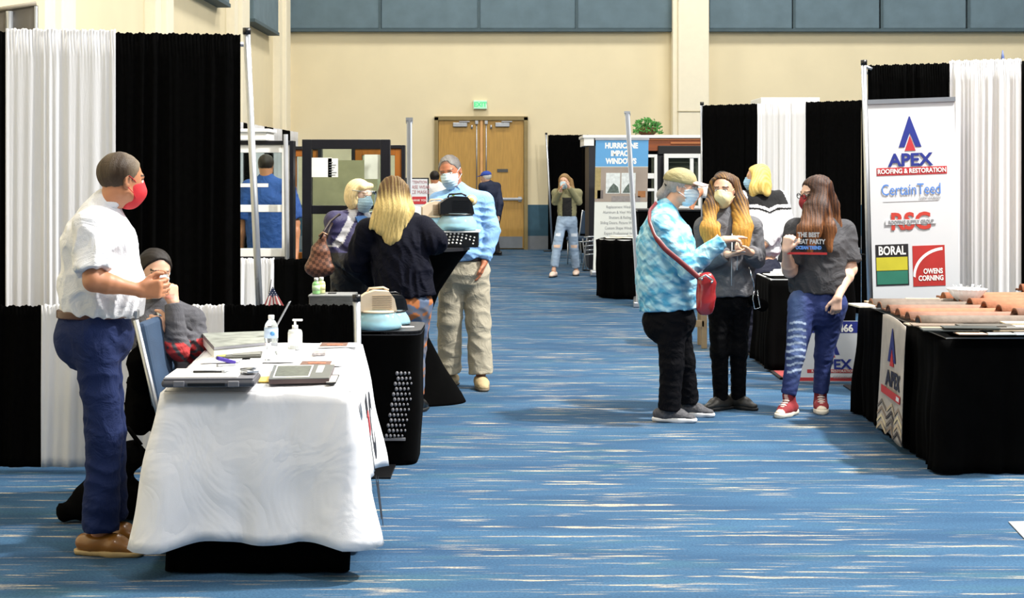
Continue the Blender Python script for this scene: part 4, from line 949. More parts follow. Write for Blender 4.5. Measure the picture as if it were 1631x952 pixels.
f = MB(); f.tube([q-UP*.0, V(q[0], q[1]+.03, 0.01)], .012, 8); f.lathe([(.14, 0), (.14, .012)], V(q[0], q[1]+.03, 0), 20); f.bx(q[0]-.05, q[0]+.09, q[1]-.03, q[1]+.03, q[2]-.1, q[2]-.05, .006); obj('holder', f, M_blkmetal, t)
# grey board at the top left behind the drape
yb = 10.4; t = thing('display_board', 'dark grey board with silver frame sticking up behind the drapes, top left corner', 'board', (X(10, yb), yb, 0))
a0, a1 = P(-60, 27, yb), P(58, 8, yb)
f = MB(); f.add([V(a0[0], yb, 1.2), V(a1[0], yb, 1.2), a1, a0]+[q+V(0, .04, 0) for q in (V(a0[0], yb, 1.2), V(a1[0], yb, 1.2), a1, a0)], [(0, 1, 2, 3), (7, 6, 5, 4), (0, 4, 5, 1), (1, 5, 6, 2), (2, 6, 7, 3), (3, 7, 4, 0)]); obj('panel', f, mat('board_grey', '6c6862', .6), t)
f = MB(); f.tube([a0+V(0, -.01, .01), a1+V(0, -.01, .01)], .016, 6); obj('top_rail', f, mat('rail_bronze', '8a8272', .5), t)
for px in (15, 57): f = MB(); q = P(px, 18 if px < 20 else 10, yb-.02); f.tube([q, V(q[0], q[1], 0)], .025 if px < 20 else .012, 8); obj('post', f, M_alu, t)
# ------------------------------------------------------------------ right side: sponsor banner
yb = 11.3; bo = P(1451, 161, yb); uu = unit(V(-.028, 0, 1)); ru = unit(V(1, 0, .035))
t = thing('rollup_banner', 'tall white sponsor banner with blue and red logos behind the tile table', 'banner', (bo[0]+.06, yb, 0))
FB = Fr(bo, ru, uu); W2 = .315; HB = 2.08
f = MB(); f.poly([(-W2, -HB), (W2, -HB), (W2, 0), (-W2, 0)], FB, -.004, 0); obj('banner_sheet', f, M_ban, t)
f = MB(); f.poly([(-W2-.005, -.012), (W2+.005, -.012), (W2+.005, .02), (-W2-.005, .02)], FB, -.012, .012); obj('top_rail', f, M_alu, t)
f = MB(); f.box((bo[0]+.058, yb+.0, .045), (.72, .2, .09), bev=.02); obj('base', f, M_alu, t)
S_ = FPX/yb
def apex(fr, a, b, s, par, bl=None, rd_=None, c=.003):      # emblem: blue chevron with red triangle, centre bottom at a,b
    f = MB(); f.poly([(a-.5*s, b), (a-.02*s, b+1.35*s), (a+.02*s, b+1.35*s), (a+.5*s, b), (a+.24*s, b), (a, b+.62*s), (a-.24*s, b)], fr, 0, c); o = obj('emblem', f, bl or M_blue, par)
    f = MB(); f.poly([(a-.24*s, b-.16*s), (a+.24*s, b-.16*s), (a, b+.5*s)], fr, 0, c); obj('emblem_triangle', f, rd_ or M_red, par)
def bp(px, py): q = P(px, py, yb); return (q-bo)@FB.r, (q-bo)@FB.u
a, b = bp(1450, 234); apex(FB, a, b, .165, t)
a, b = bp(1450.5, 255); text('APEX', .125, FB, a, b, M_blue, t, bold=.004, sx=1.05)
a, b = bp(1453, 272); f = MB(); f.poly([(a-.255, b-.028), (a+.255, b-.028), (a+.255, b+.028), (a-.255, b+.028)], FB, 0, .002); rb_ = obj('red_strip', f, M_red, t)
text('ROOFING & RESTORATION', .047, FB, a, b, M_paper, rb_, bold=.001, sx=.86)
a, b = bp(1452, 302); text('CertainTeed', .115, FB, a, b, mat('ct_blue', '4a7cc8', .6), t, sx=.74, bold=0)
a, b = bp(1482, 315); text('SAINT-GOBAIN', .026, FB, a, b, M_grey, t, sx=.85)
a, b = bp(1452, 320); f = MB(); f.poly([(a-.2, b-.002), (a+.2, b-.002), (a+.2, b+.002), (a-.2, b+.002)], FB, 0, .002); obj('rule_line', f, M_lgrey, t)
a, b = bp(1452, 353); text('RSG', .17, FB, a, b, mat('rsg_red', 'b8382c', .6), t, bold=.005, sx=.98)
f = MB(); f.poly([(a-.185, b-.018), (a+.185, b-.018), (a+.185, b+.018), (a-.185, b+.018)], FB, .004, .007); rb_ = obj('supply_strip', f, M_ban, t); text('ROOFING SUPPLY GROUP', .033, FB, a, b, M_grey, rb_, c=.008, sx=.85, bold=.0008)
a0, b0 = bp(1398, 455); a1, b1 = bp(1448, 388)
f = MB(); f.poly([(a0, b0), (a1, b0), (a1, b1), (a0, b1)], FB, 0, .002); bl_ = obj('logo_block', f, mat('ink_black', '15151a', .6), t)
hh = b1-b0; f = MB(); f.poly([(a0+.006, b0+.01), (a1-.008, b0+.01), (a1-.008, b0+hh*.355), (a0+.006, b0+hh*.355)], FB, .002, .003); obj('green_field', f, mat('boral_green', '26705c', .6), bl_)
f = MB(); f.poly([(a0+.004, b0+hh*.37), (a1-.008, b0+hh*.37), (a1-.008, b0+hh*.69), (a0+.004, b0+hh*.69)], FB, .002, .003); obj('yellow_field', f, mat('boral_yellow', 'bcb42c', .6), bl_)
text('BORAL', .088, FB, (a0+a1)/2, b0+hh*.84, M_paper, bl_, c=.003, sx=.72, bold=.002)
a0, b0 = bp(1457, 456); a1, b1 = bp(1506, 390)
f = MB(); f.poly([(a0, b0), (a1, b0), (a1, b1), (a0, b1)], FB, 0, .002); oc = obj('logo_block', f, mat('oc_red', 'ac2824', .6), t)
W_, H_ = a1-a0, b1-b0; pts = [(a0+W_*(1-cos(th)), b0+H_*(.25+.7*sin(th))) for th in np.linspace(.0, 1.5, 14)]; pin = [(a0+W_*(1.0-.93*cos(th)), b0+H_*(.22+.66*sin(th))) for th in np.linspace(1.5, .0, 14)]
f = MB(); P1_, P2_ = pts, pin[::-1]; N_ = len(P1_)
f.add([FB(x, y_, .003) for x, y_ in P1_+P2_], [(i, i+1, N_+i+1, N_+i) for i in range(N_-1)]); obj('arc', f, M_paper, oc)
text('OWENS', .052, FB, a0+W_*.62, b0+H_*.36, M_paper, oc, c=.003, sx=.75, bold=.0015); text('CORNING', .052, FB, a0+W_*.55, b0+H_*.19, M_paper, oc, c=.003, sx=.75, bold=.0015)
# ------------------------------------------------------------------ tile table at right
TR = [V(2.33, 8.47, 0), V(5.0, 8.47, 0), V(5.0, 10.6, 0), V(2.36, 10.6, 0)]
TRz = .75
cloth('tablecloth', 'black floor-length cloth on the roof tile table at right', TR, TRz, .015, M_blk2, .014, 6, .012, .05, 61)
fold_table('large folding table under the black cloth carrying roof tiles', TR, TRz-.006)
# runner hanging on the left side
ra, rb2 = 9.02, 9.62
def runfr(a, b, c=0):
    return V(2.285-.03*(1-b/.75)-.006*sin(a*14+b*3)-c, ra+a, b)
w_r = rb2-ra
def runf(u, v): 
    a = w_r*u; b = .76-.70*v+.015*sin(u*5); return runfr(w_r-a, b), V(-1, 0, 0)
t = thing('table_runner', 'grey printed runner with roof picture hanging on the side of the black table', 'banner', (2.28, (ra+rb2)/2, .05))
f = MB(); f.shell(runf, 24, 20, .003); obj('runner_sheet', f, mat('runner_base', 'a9a199', .6, var=.25, vs=5), t)
rf = lambda a, b, c=0: runfr(w_r-a, b, c+.004)
apex(lambda a, b, c=0: rf(a, b, c), w_r*.50, .50, .15, t, M_navy, M_dred)
text('APEX', .13, rf, w_r*.60, .395, mat('ink_runner', '1c1c30', .6), t, c=.001, bold=.004, sx=1.1)
f = MB(); f.poly([(.1, .30), (w_r-.04, .285), (w_r-.04, .33), (.1, .345)], rf, 0, .002); s_ = obj('red_strip', f, M_dred, t); f = MB(); f.poly([(.2, .31), (w_r-.06, .295), (w_r-.06, .32), (.2, .335)], rf, .002, .003); obj('white_strip', f, M_ban, s_)
rcols = [('roof_a', '6a625c'), ('roof_b', 'b8a78c'), ('roof_c', '8a7a6c'), ('roof_d', '3f3a3a'), ('roof_e', 'cdbf9e')]
rs = random.Random(3)
for i in range(4):
    for j in range(3):
        a_ = .02+w_r*j/3; b_ = .26-.045*i; w3_ = w_r/3
        f = MB(); f.poly([(a_, b_-.05), (a_+w3_*.5, b_), (a_+w3_*.95, b_-.05), (a_+w3_*.95, b_-.068), (a_+w3_*.5, b_-.02), (a_, b_-.068)], rf, 0, .0015+.0004*i); nm, cc = rcols[(i*2+j) % 5]; obj('roof_print', f, mat(nm, cc, .7), t)
# roof tiles (S profile)
def tilemat(n_, c): return mat(n_, c, .85, var=.14, vs=25, bump=.4, bs=60)
TC = dict(grey=tilemat('clay_grey', '6c6056'), pink=tilemat('clay_pink', '866252'), terra=tilemat('clay_terra', '9c6448'), dark=tilemat('clay_edge', '6a4228'))
def roof_tile(lab, o, L_, W_, H_, m, yaw=0, tilt=0, grp=None):
    t = thing('roof_tile', lab, 'tile', tuple(o), grp); A = Rz(rad(yaw))
    def fn(u, v):
        s_ = u; y_ = W_*s_; z_ = (H_*math.sqrt(max(0, 1-((s_-.28)/.26)**2)) if abs(s_-.28) < .26 else .12*H_*sin((s_-.54)*6.8))+.012
        dz_ = cos(2*pi*s_*1.15)*0
        return o+A @ V(L_*v, y_, z_+tilt*v), unit(A @ V(0, -pi*H_/W_*sin(2*pi*min(1, s_*1.15)), 1))
    f = MB(); f.shell(fn, 30, 4, .012); obj('tile_body', f, m, t)
    f = MB(); f.shell(lambda u, v: (fn(u, 0)[0]+A @ V(-.003-.0*v, 0, .001-.014*v), A @ V(-1, 0, 0)), 30, 1, .003); obj('tile_edge', f, TC['dark'], t); return t
def RT(px, py, z=.765): d = FPX*(CAMZ-z)/(py-271); return V(X(px, d), d, z)
nm = ['nearest the front edge', 'second from the front', 'third from the front', 'fourth from the front', 'fifth from the front', 'rearmost by the flat tan samples']
for i in range(6):
    y_ = 8.86+.235*i; x_ = 2.36+.025*i*0-.03
    roof_tile('curved clay roof tile in the left row on the black table, '+nm[i], V(x_, y_, .77), .75, .24, .036, [TC['grey'], TC['pink'], TC['terra'], TC['pink'], TC['grey'], TC['grey']][i], 0)
for i in range(6):
    y_ = 9.0+.235*i; x_ = 2.93+.0*i-.06*i*.3
    roof_tile('terracotta roof tile in the upper right row, '+nm[i].replace(' by the flat tan samples', ''), V(x_, y_, .80), 1.15, .24, .036, TC['terra'] if i else TC['pink'], 0)
for i in range(4):
    roof_tile('terracotta roof tile at the far right edge behind the others, %s' % ['first', 'second', 'third', 'fourth'][i], V(3.42+.1*i, 10.42-.14*i, .835), .8, .15, .04, TC['terra'], 0)
for i, (q, lab, c) in enumerate(((RT(1376, 490), 'cream flat tile sample at the rear left corner of the tile table', 'e6dcc4'), (RT(1400, 487), 'tan flat tile sample, second from the rear left corner', 'c8b088'), (RT(1432, 485), 'tan flat tile sample, third from the rear left corner', 'ccb692'), (RT(1462, 484), 'tan flat tile sample beside the rear terracotta tiles', 'd0b892'))):
    t = thing('sample_tile', lab, 'tile', tuple(q)); f = MB(); f.box(q+V(.07, .05, .012+.003*i), (.26, .22, .012), Rz(.12-.1*i), bev=.002); obj('tile_body', f, tilemat('tan%d' % i, c), t)
rs = random.Random(8)
for i in range(16):
    px = 1490+(i % 5)*34+rs.uniform(-8, 8); row = i//5; z = .765+.009*rs.randint(0, 2)+.004*(i % 3); yy = 8.56+.10*row+rs.uniform(-.02, .02)
    x_ = X(px, 8.7)+.05; c = ['8a7c6a', '4a4640', 'b8ac94', '6e5f52', 'd8d0c0', '2e3230'][rs.randint(0, 5)]
    q = V(x_, yy, z); t = thing('shingle_sample', 'thin %s shingle, %s from left in the %s row of the tile table' % (dict(zip(['8a7c6a', '4a4640', 'b8ac94', '6e5f52', 'd8d0c0', '2e3230'], ['tan', 'charcoal', 'sand', 'brown', 'cream', 'black']))[c], ['first', 'second', 'third', 'fourth', 'fifth'][i % 5], ['front', 'second', 'third', 'rear'][row]), 'shingle', tuple(q), 'roofing shingle samples')
    f = MB(); f.box(q, (.30, .13, .007), Rz(rs.uniform(-.1, .1)), bev=.001); obj('shingle_body', f, tilemat('shingle_'+c, c), t)
# front flap of samples overhanging the near edge
for i, px in enumerate((1548, 1592, 1636)):
    q = V(X(px, 8.46), 8.46, .764); t = thing('colour_card', ['pinkish', 'white and green', 'pale blue'][i]+' colour card at the near edge of the tile table', 'card', tuple(q)); f = MB(); f.box(q, (.17, .12, .006), Rz(.05*i), bev=.001); obj('card_body', f, mat('cc%d' % i, ['c8a890', 'd8dcd4', 'dfe4ea'][i], .6), t)
# bowl of plastic forks
q = RT(1540, 487, .78)+V(0, 0, .02); t = thing('plastic_bowl', 'clear ribbed plastic bowl at the rear of the tile table', 'bowl', tuple(q))
def bowlf(u, v):
    th = 2*pi*u; r = (.05+.075*v)*(1+.035*cos(24*th)*v); return q+V(r*cos(th), r*sin(th), .006+.085*v**1.3), unit(V(cos(th), sin(th), -.4))
f = MB(); f.shell(bowlf, 96, 6, .003, closed=True); f.lathe([(.052, .002), (.052, .008)], q, 24); obj('bowl_body', f, mat('clear_white', 'f6f8fa', .1, trans=.3, ior=1.2), t)
for i in range(7):
    a = i*.9; q2 = q+V(.02*cos(a), .02*sin(a), .02); e_ = q+V(.09*cos(a), .07*sin(a), .115); t = thing('plastic_fork', 'clear plastic fork standing in the ribbed bowl', 'fork', tuple(q2), 'plastic forks in the bowl')
    f = MB(); f.tube([q2, q2*.3+e_*.7], .003, 6); d_ = unit(e_-q2); s2 = unit(np.cross(d_, UP))
    for k in (-1.5, -.5, .5, 1.5): f.tube([q2*.3+e_*.7+s2*.002*k, q2*.15+e_*.85+s2*.005*k, e_+s2*.005*k], .0014, 5)
    obj('fork_body', f, M_gel, t)
# yard sign
ys = 12.07; sx0, sx1 = X(1262, ys), X(1392, ys)
so_ = Fr(((sx0+sx1)/2, ys, .012), (1, .0, 0), unit(V(0, .12, 1))); hw = (sx1-sx0)/2
t = thing('yard_sign', 'white yard sign with blue and red roofing logo standing on the carpet', 'sign', ((sx0+sx1)/2, ys, 0))
f = MB(); f.poly([(-hw, 0), (hw, 0), (hw, .47), (-hw, .47)], so_, -.006, 0); obj('board', f, M_ban, t)
f = MB(); f.poly([(-hw, .005), (hw, .005), (hw, .032), (-hw, .032)], so_, 0, .001); obj('red_border', f, M_red, t)
f = MB(); f.poly([(-hw, .375), (hw, .375), (hw, .465), (-hw, .465)], so_, 0, .001); tb = obj('blue_strip', f, M_blue, t)
def sp_(px, py): q = P(px, py, ys); return q[0]-(sx0+sx1)/2, q[2]-.012
a, b = sp_(1347, 523.5); text('-466', .078, so_, a, b, M_paper, tb, bold=.003, sx=.95, c=.002); text('0', .078, so_, a-.115, b, M_paper, tb, bold=.003, c=.002)
a, b = sp_(1325, 562); apex(so_, a, b-.015, .13, t)
a, b = sp_(1328, 581); text('APEX', .105, so_, a, b, M_blue, t, bold=.003, sx=1.1)
a, b = sp_(1327, 591); f = MB(); f.poly([(a-.2, b-.014), (a+.2, b-.014), (a+.2, b+.014), (a-.2, b+.014)], so_, 0, .002); s_ = obj('red_strip', f, M_red, t); text('ROOFING & RESTORATION', .027, so_, a, b, M_paper, s_, sx=1.0)
a, b = sp_(1344, 601); text('CCC1331496', .03, so_, a, b, M_grey, t)
for s_ in (-.15, .15): f = MB(); q = so_(s_, 0, -.01); f.tube([V(q[0], q[1]+.16, .003), so_(s_, .44, -.01)], .003, 6); obj('wire_leg', f, M_alu, t)
# red rug
f = MB(); f.bx(2.14, 3.4, 12.3, 14.5, .002, .012, .004); rg = f; tag(obj('floor_mat', f, mat('rug_red', '9c4242', .95, var=.12, vs=40, bump=.5)), 'dusty red floor mat beyond the woman in ripped jeans', 'rug')
f = MB(); f.bx(2.11, 2.14, 12.27, 14.5, .0, .014, .003); f.bx(2.11, 3.4, 12.27, 12.3, 0, .014, .003); obj('border', f, mat('rug_edge', '1c1516', .8), bpy.data.objects['floor_mat'])
# black draped small table with papers
pts = [(X(1218, 13.0), 12.75), (X(1350, 13.0), 12.75), (X(1350, 13), 13.5), (X(1218, 13.0), 13.5)]
cloth('tablecloth', 'black cloth on the small table between the red mat and the middle drapes', pts, .77, .03, M_blk2, .012, 6, .01, .03, 63)
fold_table('folding table under the black cloth beside the red mat', pts, .765)
q = V(X(1237, 13.0), 12.95, .78); t = thing('leaflet_stack', 'crumpled white leaflets on the small black table behind the women', 'paper', tuple(q))
f = MB(); f.box(q+V(.0, 0, .003), (.2, .2, .006), Rz(.1)); f.box(q+V(.03, .02, .03), (.1, .1, .03), Rz(.6), bev=.012); f.box(q+V(-.02, -.03, .02), (.08, .07, .02), Rz(.2), bev=.008); obj('sheet', f, M_paper, t)
# white folded cone sign
q = P(1192, 553, 14.5); t = thing('floor_cone', 'slim white triangular floor marker beside the red mat', 'marker', (q[0], q[1], 0))
f = MB(); f.add([V(q[0]-.085, q[1]-.06, 0), V(q[0]+.075, q[1]-.06, 0), V(q[0]+.075, q[1]+.08, 0), V(q[0]-.085, q[1]+.08, 0), V(q[0]-.012, q[1], .41), V(q[0]+.012, q[1], .41)], [(0, 1, 5, 4), (1, 2, 5), (2, 3, 4, 5), (3, 0, 4), (3, 2, 1, 0)]); obj('cone_body', f, M_wht, t)
f = MB(); f.lathe([(.09, .0), (.09, .006), (.02, .015), (.0, .016)], V(q[0]+.14, q[1]-.25, .002), 20); obj('metal_foot', f, M_chrome, t)
# wooden stool
q = P(1122, 556, 14.4); t = thing('wooden_stool', 'pale wooden stool glimpsed between the two women at the front', 'stool', (q[0]-.12, q[1], 0))
M_pine = mat('pine', 'a8916e', .6, var=.12, vs=8)
for dx_, dy_ in ((.0, 0), (-.3, 0), (0, .3), (-.3, .3)): f = MB(); f.bx(q[0]-.025+dx_, q[0]+.025+dx_, q[1]+dy_, q[1]+dy_+.05, 0, .58, .004); obj('leg', f, M_pine, t)
f = MB(); f.bx(q[0]-.3, q[0], q[1], q[1]+.05, .2, .26, .004); obj('stretcher', f, M_pine, t)
f = MB(); f.bx(q[0]-.34, q[0]+.04, q[1]-.03, q[1]+.38, .58, .62, .01); obj('seat', f, M_pine, t)
f = MB(); q = P(1361, 405, 11.75); t = thing('card_holder', 'small clear card holder fixed on the drape beside the silver pole', 'holder', tuple(q))
f.box(q, (.08, .02, .1), np.array([[1, 0, 0], [0, 1, 0], [0, 0, 1]]), bev=.004); obj('holder_body', f, mat('acrylic', '9aa0a6', .2, alpha=.7), t)
f = MB(); f.tube([q+V(.03, 0, 0), V(DR(1381)[0]-.02, 11.72, q[2])], .006, 6); obj('arm', f, M_blkmetal, t)
# white thing above the middle drapes
ya = 20.5; t = thing('hanging_display', 'flat white display top showing just above the middle drapes', 'display', (X(1255, ya), ya, 0))
f = MB(); f.bx(X(1212, ya), X(1306, ya), ya, ya+.9, P(0, 166, ya)[2], P(0, 155, ya)[2], .01); obj('top_slab', f, M_wht, t)
for px in (1216, 1302): f = MB(); f.bx(X(px, ya)-.02, X(px, ya)+.02, ya+.05, ya+.1, 0, P(0, 160, ya)[2]); obj('post', f, M_alu, t)
t = thing('feather_flag', 'blue tip of a flag pole showing above the white drape at right', 'flag', (X(1597, 12.6), 12.6, 0))
q = P(1597, 80, 12.6); f = MB(); f.tube([q, q-UP*.05, q-UP*.16], [.003, .012, .022], 10); obj('flag_tip', f, mat('flag_tip', '4a5a8c', .5), t); f = MB(); f.tube([q-UP*.1, V(q[0], q[1], 0)], .012, 8); obj('pole', f, M_alu, t)
# white sheet on the carpet at the lower right corner
q = P(1625, 842, GD(842)); t = thing('floor_sheet', 'grey-white sheet corner lying on the carpet at the lower right', 'paper', (q[0]+.2, q[1], 0))
f = MB(); a, b = [P(x_, y_, GD(y_)) for x_, y_ in ((1606, 832), (1640, 868))]; f.add([a+UP*.002, b+UP*.002, b+V(.5, .1, .002), a+V(.5, .05, .002), a+UP*.006, b+UP*.006, b+V(.5, .1, .006), a+V(.5, .05, .006)], [(3, 2, 1, 0), (4, 5, 6, 7), (0, 1, 5, 4), (1, 2, 6, 5), (2, 3, 7, 6), (3, 0, 4, 7)]); obj('sheet', f, M_grey, t)
# ------------------------------------------------------------------ tall blue banner and window booth in the middle distance
yh = 24.2; bo = P(991, 222, yh); t = thing('rollup_banner', 'tall banner with blue header reading HURRICANE IMPACT WINDOWS', 'banner', (bo[0]-.05, yh, 0))
FH = Fr(bo, (1, 0, 0), unit(V(.02, 0, 1))); hw = .41
f = MB(); f.poly([(-hw, -2.06), (hw, -2.06), (hw, 0), (-hw, 0)], FH, -.004, 0); obj('banner_sheet', f, mat('banner_low', 'dfe2dc', .5, var=.02), t)
f = MB(); f.poly([(-hw, -.42), (hw, -.42), (hw, 0), (-hw, 0)], FH, 0, .002); hd_ = obj('blue_header', f, mat('header_blue', '5b9fd4', .5, var=.02), t)
for i, s_ in enumerate(('HURRICANE', 'IMPACT', 'WINDOWS')): text(s_, .115, FH, -.01, -.10-.12*i, M_paper, hd_, c=.002, bold=.006, sx=.8)
f = MB(); f.poly([(-hw, -.97), (hw, -.97), (hw, -.43), (-hw, -.43)], FH, 0, .002); ph_ = obj('photo_print', f, mat('photo_wall', '9c8f84', .6, var=.12, vs=3), t)
for (a0, a1, b0, b1, m_) in ((-.24, -.02, -.84, -.52, 'photo_win:d6dcdc'), (.0, .22, -.84, -.52, 'photo_win:d6dcdc'), (-.41, -.32, -.92, -.44, 'photo_curtain:a09060'), (-.15, .3, -.97, -.88, 'photo_sofa:8c8684'), (.26, .38, -.9, -.8, 'photo_flower:a06a3c'), (-.37, -.28, -.92, -.79, 'photo_lamp:6a6260')):
    n_, c = m_.split(':'); f = MB(); f.poly([(a0, b0), (a1, b0), (a1, b1), (a0, b1)], FH, .002, .003); obj('photo_patch', f, mat(n_, c, .6, var=.15, vs=20), ph_)
for a0 in (-.22, .02): f = MB(); f.poly([(a0, -.83), (a0+.19, -.83), (a0+.17, -.74), (a0+.1, -.68), (a0+.04, -.75)], FH, .003, .004); obj('photo_tree', f, mat('photo_tree', '5a6660', .7, var=.4, vs=30), ph_)
for i, s_ in enumerate(('Replacement Windows', 'Aluminum & Vinyl Windows', 'Shutters & Railings', 'Sliding Doors, Picture Windows', 'Custom Shape Windows', 'Expert Professional Install', 'Lifetime Warranty')): text(s_, .062, FH, .0, -1.05-.082*i, M_grey, t, c=.002, sx=.78)
f = MB(); f.poly([(-hw-.01, -.01), (hw+.01, -.01), (hw+.01, .03), (-hw-.01, .03)], FH, -.015, .015); obj('top_rail', f, M_alu, t)
f = MB(); f.box((bo[0]-.05, yh, .05), (.9, .25, .1), bev=.03); obj('base', f, M_alu, t)
# booth body
yk = 26.0
t = thing('display_booth', 'window display booth with white cornice and wooden fascia under the plant', 'booth', (X(1020, yk), yk+.8, 0))
zz = lambda py: P(0, py, yk)[2]
f = MB(); f.bx(X(928, yk), X(1140, yk), yk-.05, yk+1.5, zz(220), zz(215), .01); f.bx(X(930, yk), X(946, yk), yk-.03, yk+1.4, zz(232), zz(220)); obj('cornice', f, M_wht, t)
f = MB(); f.bx(X(1020, yk), X(1140, yk), yk, yk+1.4, zz(240), zz(220)); obj('fascia', f, M_wood3, t)
f = MB(); f.bx(X(1068, yk), X(1116, yk), yk-.02, yk, zz(229), zz(226)); f.bx(X(1030, yk), X(1140, yk), yk-.02, yk, zz(223), zz(221)); obj('fascia_trim', f, mat('fascia_lt', 'b06a38', .5), t)
f = MB(); f.bx(X(1048, yk-.03), X(1140, yk-.03), yk-.05, yk+.02, zz(246), zz(232), .01); obj('header', f, M_blkpl, t)
f = MB(); f.bx(X(938, yk), X(956, yk), yk, yk+1.4, 0, zz(232)); f.bx(X(1047, yk), X(1058, yk), yk, yk+.1, 0, zz(240)); f.bx(X(938, yk), X(1140, yk), yk+1.35, yk+1.4, 0, zz(232)); obj('black_panel', f, mat('dark_navy', '0c0c18', .5), t)
f = MB(); f.bx(X(1040, yk), X(1140, yk), yk+.25, yk+.3, 0, zz(246)); obj('back_panel', f, mat('booth_back', '6e6a5c', .7), t)
window_unit('white sash window between the tall blue banner and the capped woman', X(1022, yk-.2), X(1047, yk-.2), .45, zz(246), yk-.2, M_wht, None, fw=.05, rails=(zz(278), zz(282), zz(302)))
window_unit('white framed sliding window behind the capped woman\'s head', X(1058, yk-.2), X(1119, yk-.2), .45, zz(245), yk-.2, M_wht, None, fw=.07, mull=(X(1102, yk-.2),), rails=(zz(330),))
# plant on the booth
q = P(1031, 215, yk+.2); q[2] = zz(215); t = thing('potted_plant', 'leafy green plant in a basket on top of the window booth', 'plant', tuple(q))
f = MB(); f.lathe([(.0, 0), (.1, 0), (.14, .03), (.16, .12), (.15, .13)], q, 20); obj('basket', f, mat('basket_brown', '6a4226', .8, var=.3, vs=40), t)
f = MB(); rs = random.Random(2)
for i in range(14):
    a = rs.uniform(0, 6.28); r = rs.uniform(.08, .22); f.tube([q+UP*.1, q+V(r*.6*cos(a), r*.6*sin(a), .18), q+V(r*cos(a), r*sin(a), rs.uniform(.1, .26))], .005, 5)
obj('stem', f, mat('stem_green', '3f6a34', .7), t)
f = MB()
for i in range(330):
    a = rs.uniform(0, 6.28); r = .25*math.sqrt(rs.random()); zc_ = rs.uniform(.04, .3)*(1-.4*(r/.25)**2); c = q+V(r*cos(a), r*sin(a), zc_); s_ = rs.uniform(.022, .042)
    d1 = unit(V(rs.gauss(0, 1), rs.gauss(0, 1), rs.gauss(0, .6))); d2 = unit(np.cross(d1, V(rs.gauss(0, 1), rs.gauss(0, 1), 1)))
    f.add([c-d1*s_, c+d2*s_*.6, c+d1*s_, c-d2*s_*.6, c+np.cross(d1, d2)*s_*.3], [(0, 1, 4), (1, 2, 4), (2, 3, 4), (3, 0, 4)])
o = obj('foliage', f, mat('leaf_green', '4c9440', .6, var=.4, vs=20), t); o['kind'] = 'stuff'
# dark counter behind capped woman
yc = 22.0; t = thing('display_counter', 'black counter behind the capped woman\'s shoulder', 'counter', (X(1070, yc), yc+.2, 0))
f = MB(); f.bx(X(1017, yc), X(1125, yc), yc, yc+.5, .0, P(0, 337, yc)[2], .01); obj('counter_body', f, M_blk2, t); f = MB(); f.bx(X(1015, yc), X(1127, yc), yc-.02, yc+.52, P(0, 337, yc)[2], P(0, 333, yc)[2], .008); obj('counter_top', f, M_blkpl, t)
# round black table
yr = 20.3; cr = V(X(1003, yr), yr, 0); pts = [(cr[0]+.42*cos(a), cr[1]+.42*sin(a)) for a in np.linspace(0, 2*pi, 13)[:-1]]
cloth('tablecloth', 'black cloth on the round table below the tall blue banner', pts, .77, .02, M_blk2, .012, 5, .0, 0, 66, rnd=.05)
t = thing('round_table', 'round table under the black cloth below the tall blue banner', 'table', tuple(cr)); f = MB(); f.lathe([(.40, .735), (.40, .76)], cr, 24); obj('tabletop', f, M_lgrey, t); f = MB(); f.lathe([(.25, 0), (.25, .02), (.03, .04), (.03, .735)], cr, 16); obj('pedestal', f, M_blkmetal, t)
for i in range(5):
    q = cr+V([-.22, -.05, .15, -.1, .1][i], [-.12, -.2, -.15, .1, .12][i], .776+.005*i); t = thing('leaflet', 'white leaflet on the round black table', 'paper', tuple(q), 'leaflets on the round black table'); f = MB(); f.box(q, (.2, .26, .004), Rz(i*.7)); obj('sheet', f, mat('leaf_paper', 'e4e0d0', .6), t)
# chairs near the walking woman
banq_chair('banquet_chair', 'blue padded chair with silver frame behind the walking woman', (X(930, 27.2), 27.4), -35)
t = thing('folded_chair', 'folded metal chairs leaning between the walking woman and the tall blue banner', 'chair', (X(940, 25.4), 25.4, 0))
def sl(px0, py0, px1, py1, y=25.4): return [P(px0, py0, y), P(px1, py1, y)]
f = MB()
for i in range(5): a, b = sl(930, 378+i*7, 952, 376+i*7, 25.3+.05*i); f.tube([a, b], .013, 6)
obj('cross_tube', f, M_alu, t)
for a_, b_ in (((928, 380), (934, 420)), ((935, 378), (928, 421)), ((950, 378), (944, 420)), ((944, 380), (953, 421))):
    f = MB(); a, b = sl(*a_, *b_); b[2] = .012; f.tube([a, b], .012, 6); obj('leg', f, M_grey, t)
f = MB(); a, b = sl(929, 421, 953, 421); a[2] = b[2] = .02; f.tube([a, b], .014, 6); obj('floor_bar', f, M_blkmetal, t)
# ------------------------------------------------------------------ people
F_ = lambda n, c, **k: mat(n, c, k.pop('rough', .8), bump=k.pop('bump', .35), bs=k.pop('bs', 220), var=k.pop('var', .06), vs=k.pop('vs', 10), wr=k.pop('wr', .26), ws=k.pop('ws', 8), **k)
M_surg = F_('mask_blue', 'c4dce8', bs=300, wr=.1); M_strap = mat('strap_white', 'f0f0f0', .6)
people = []
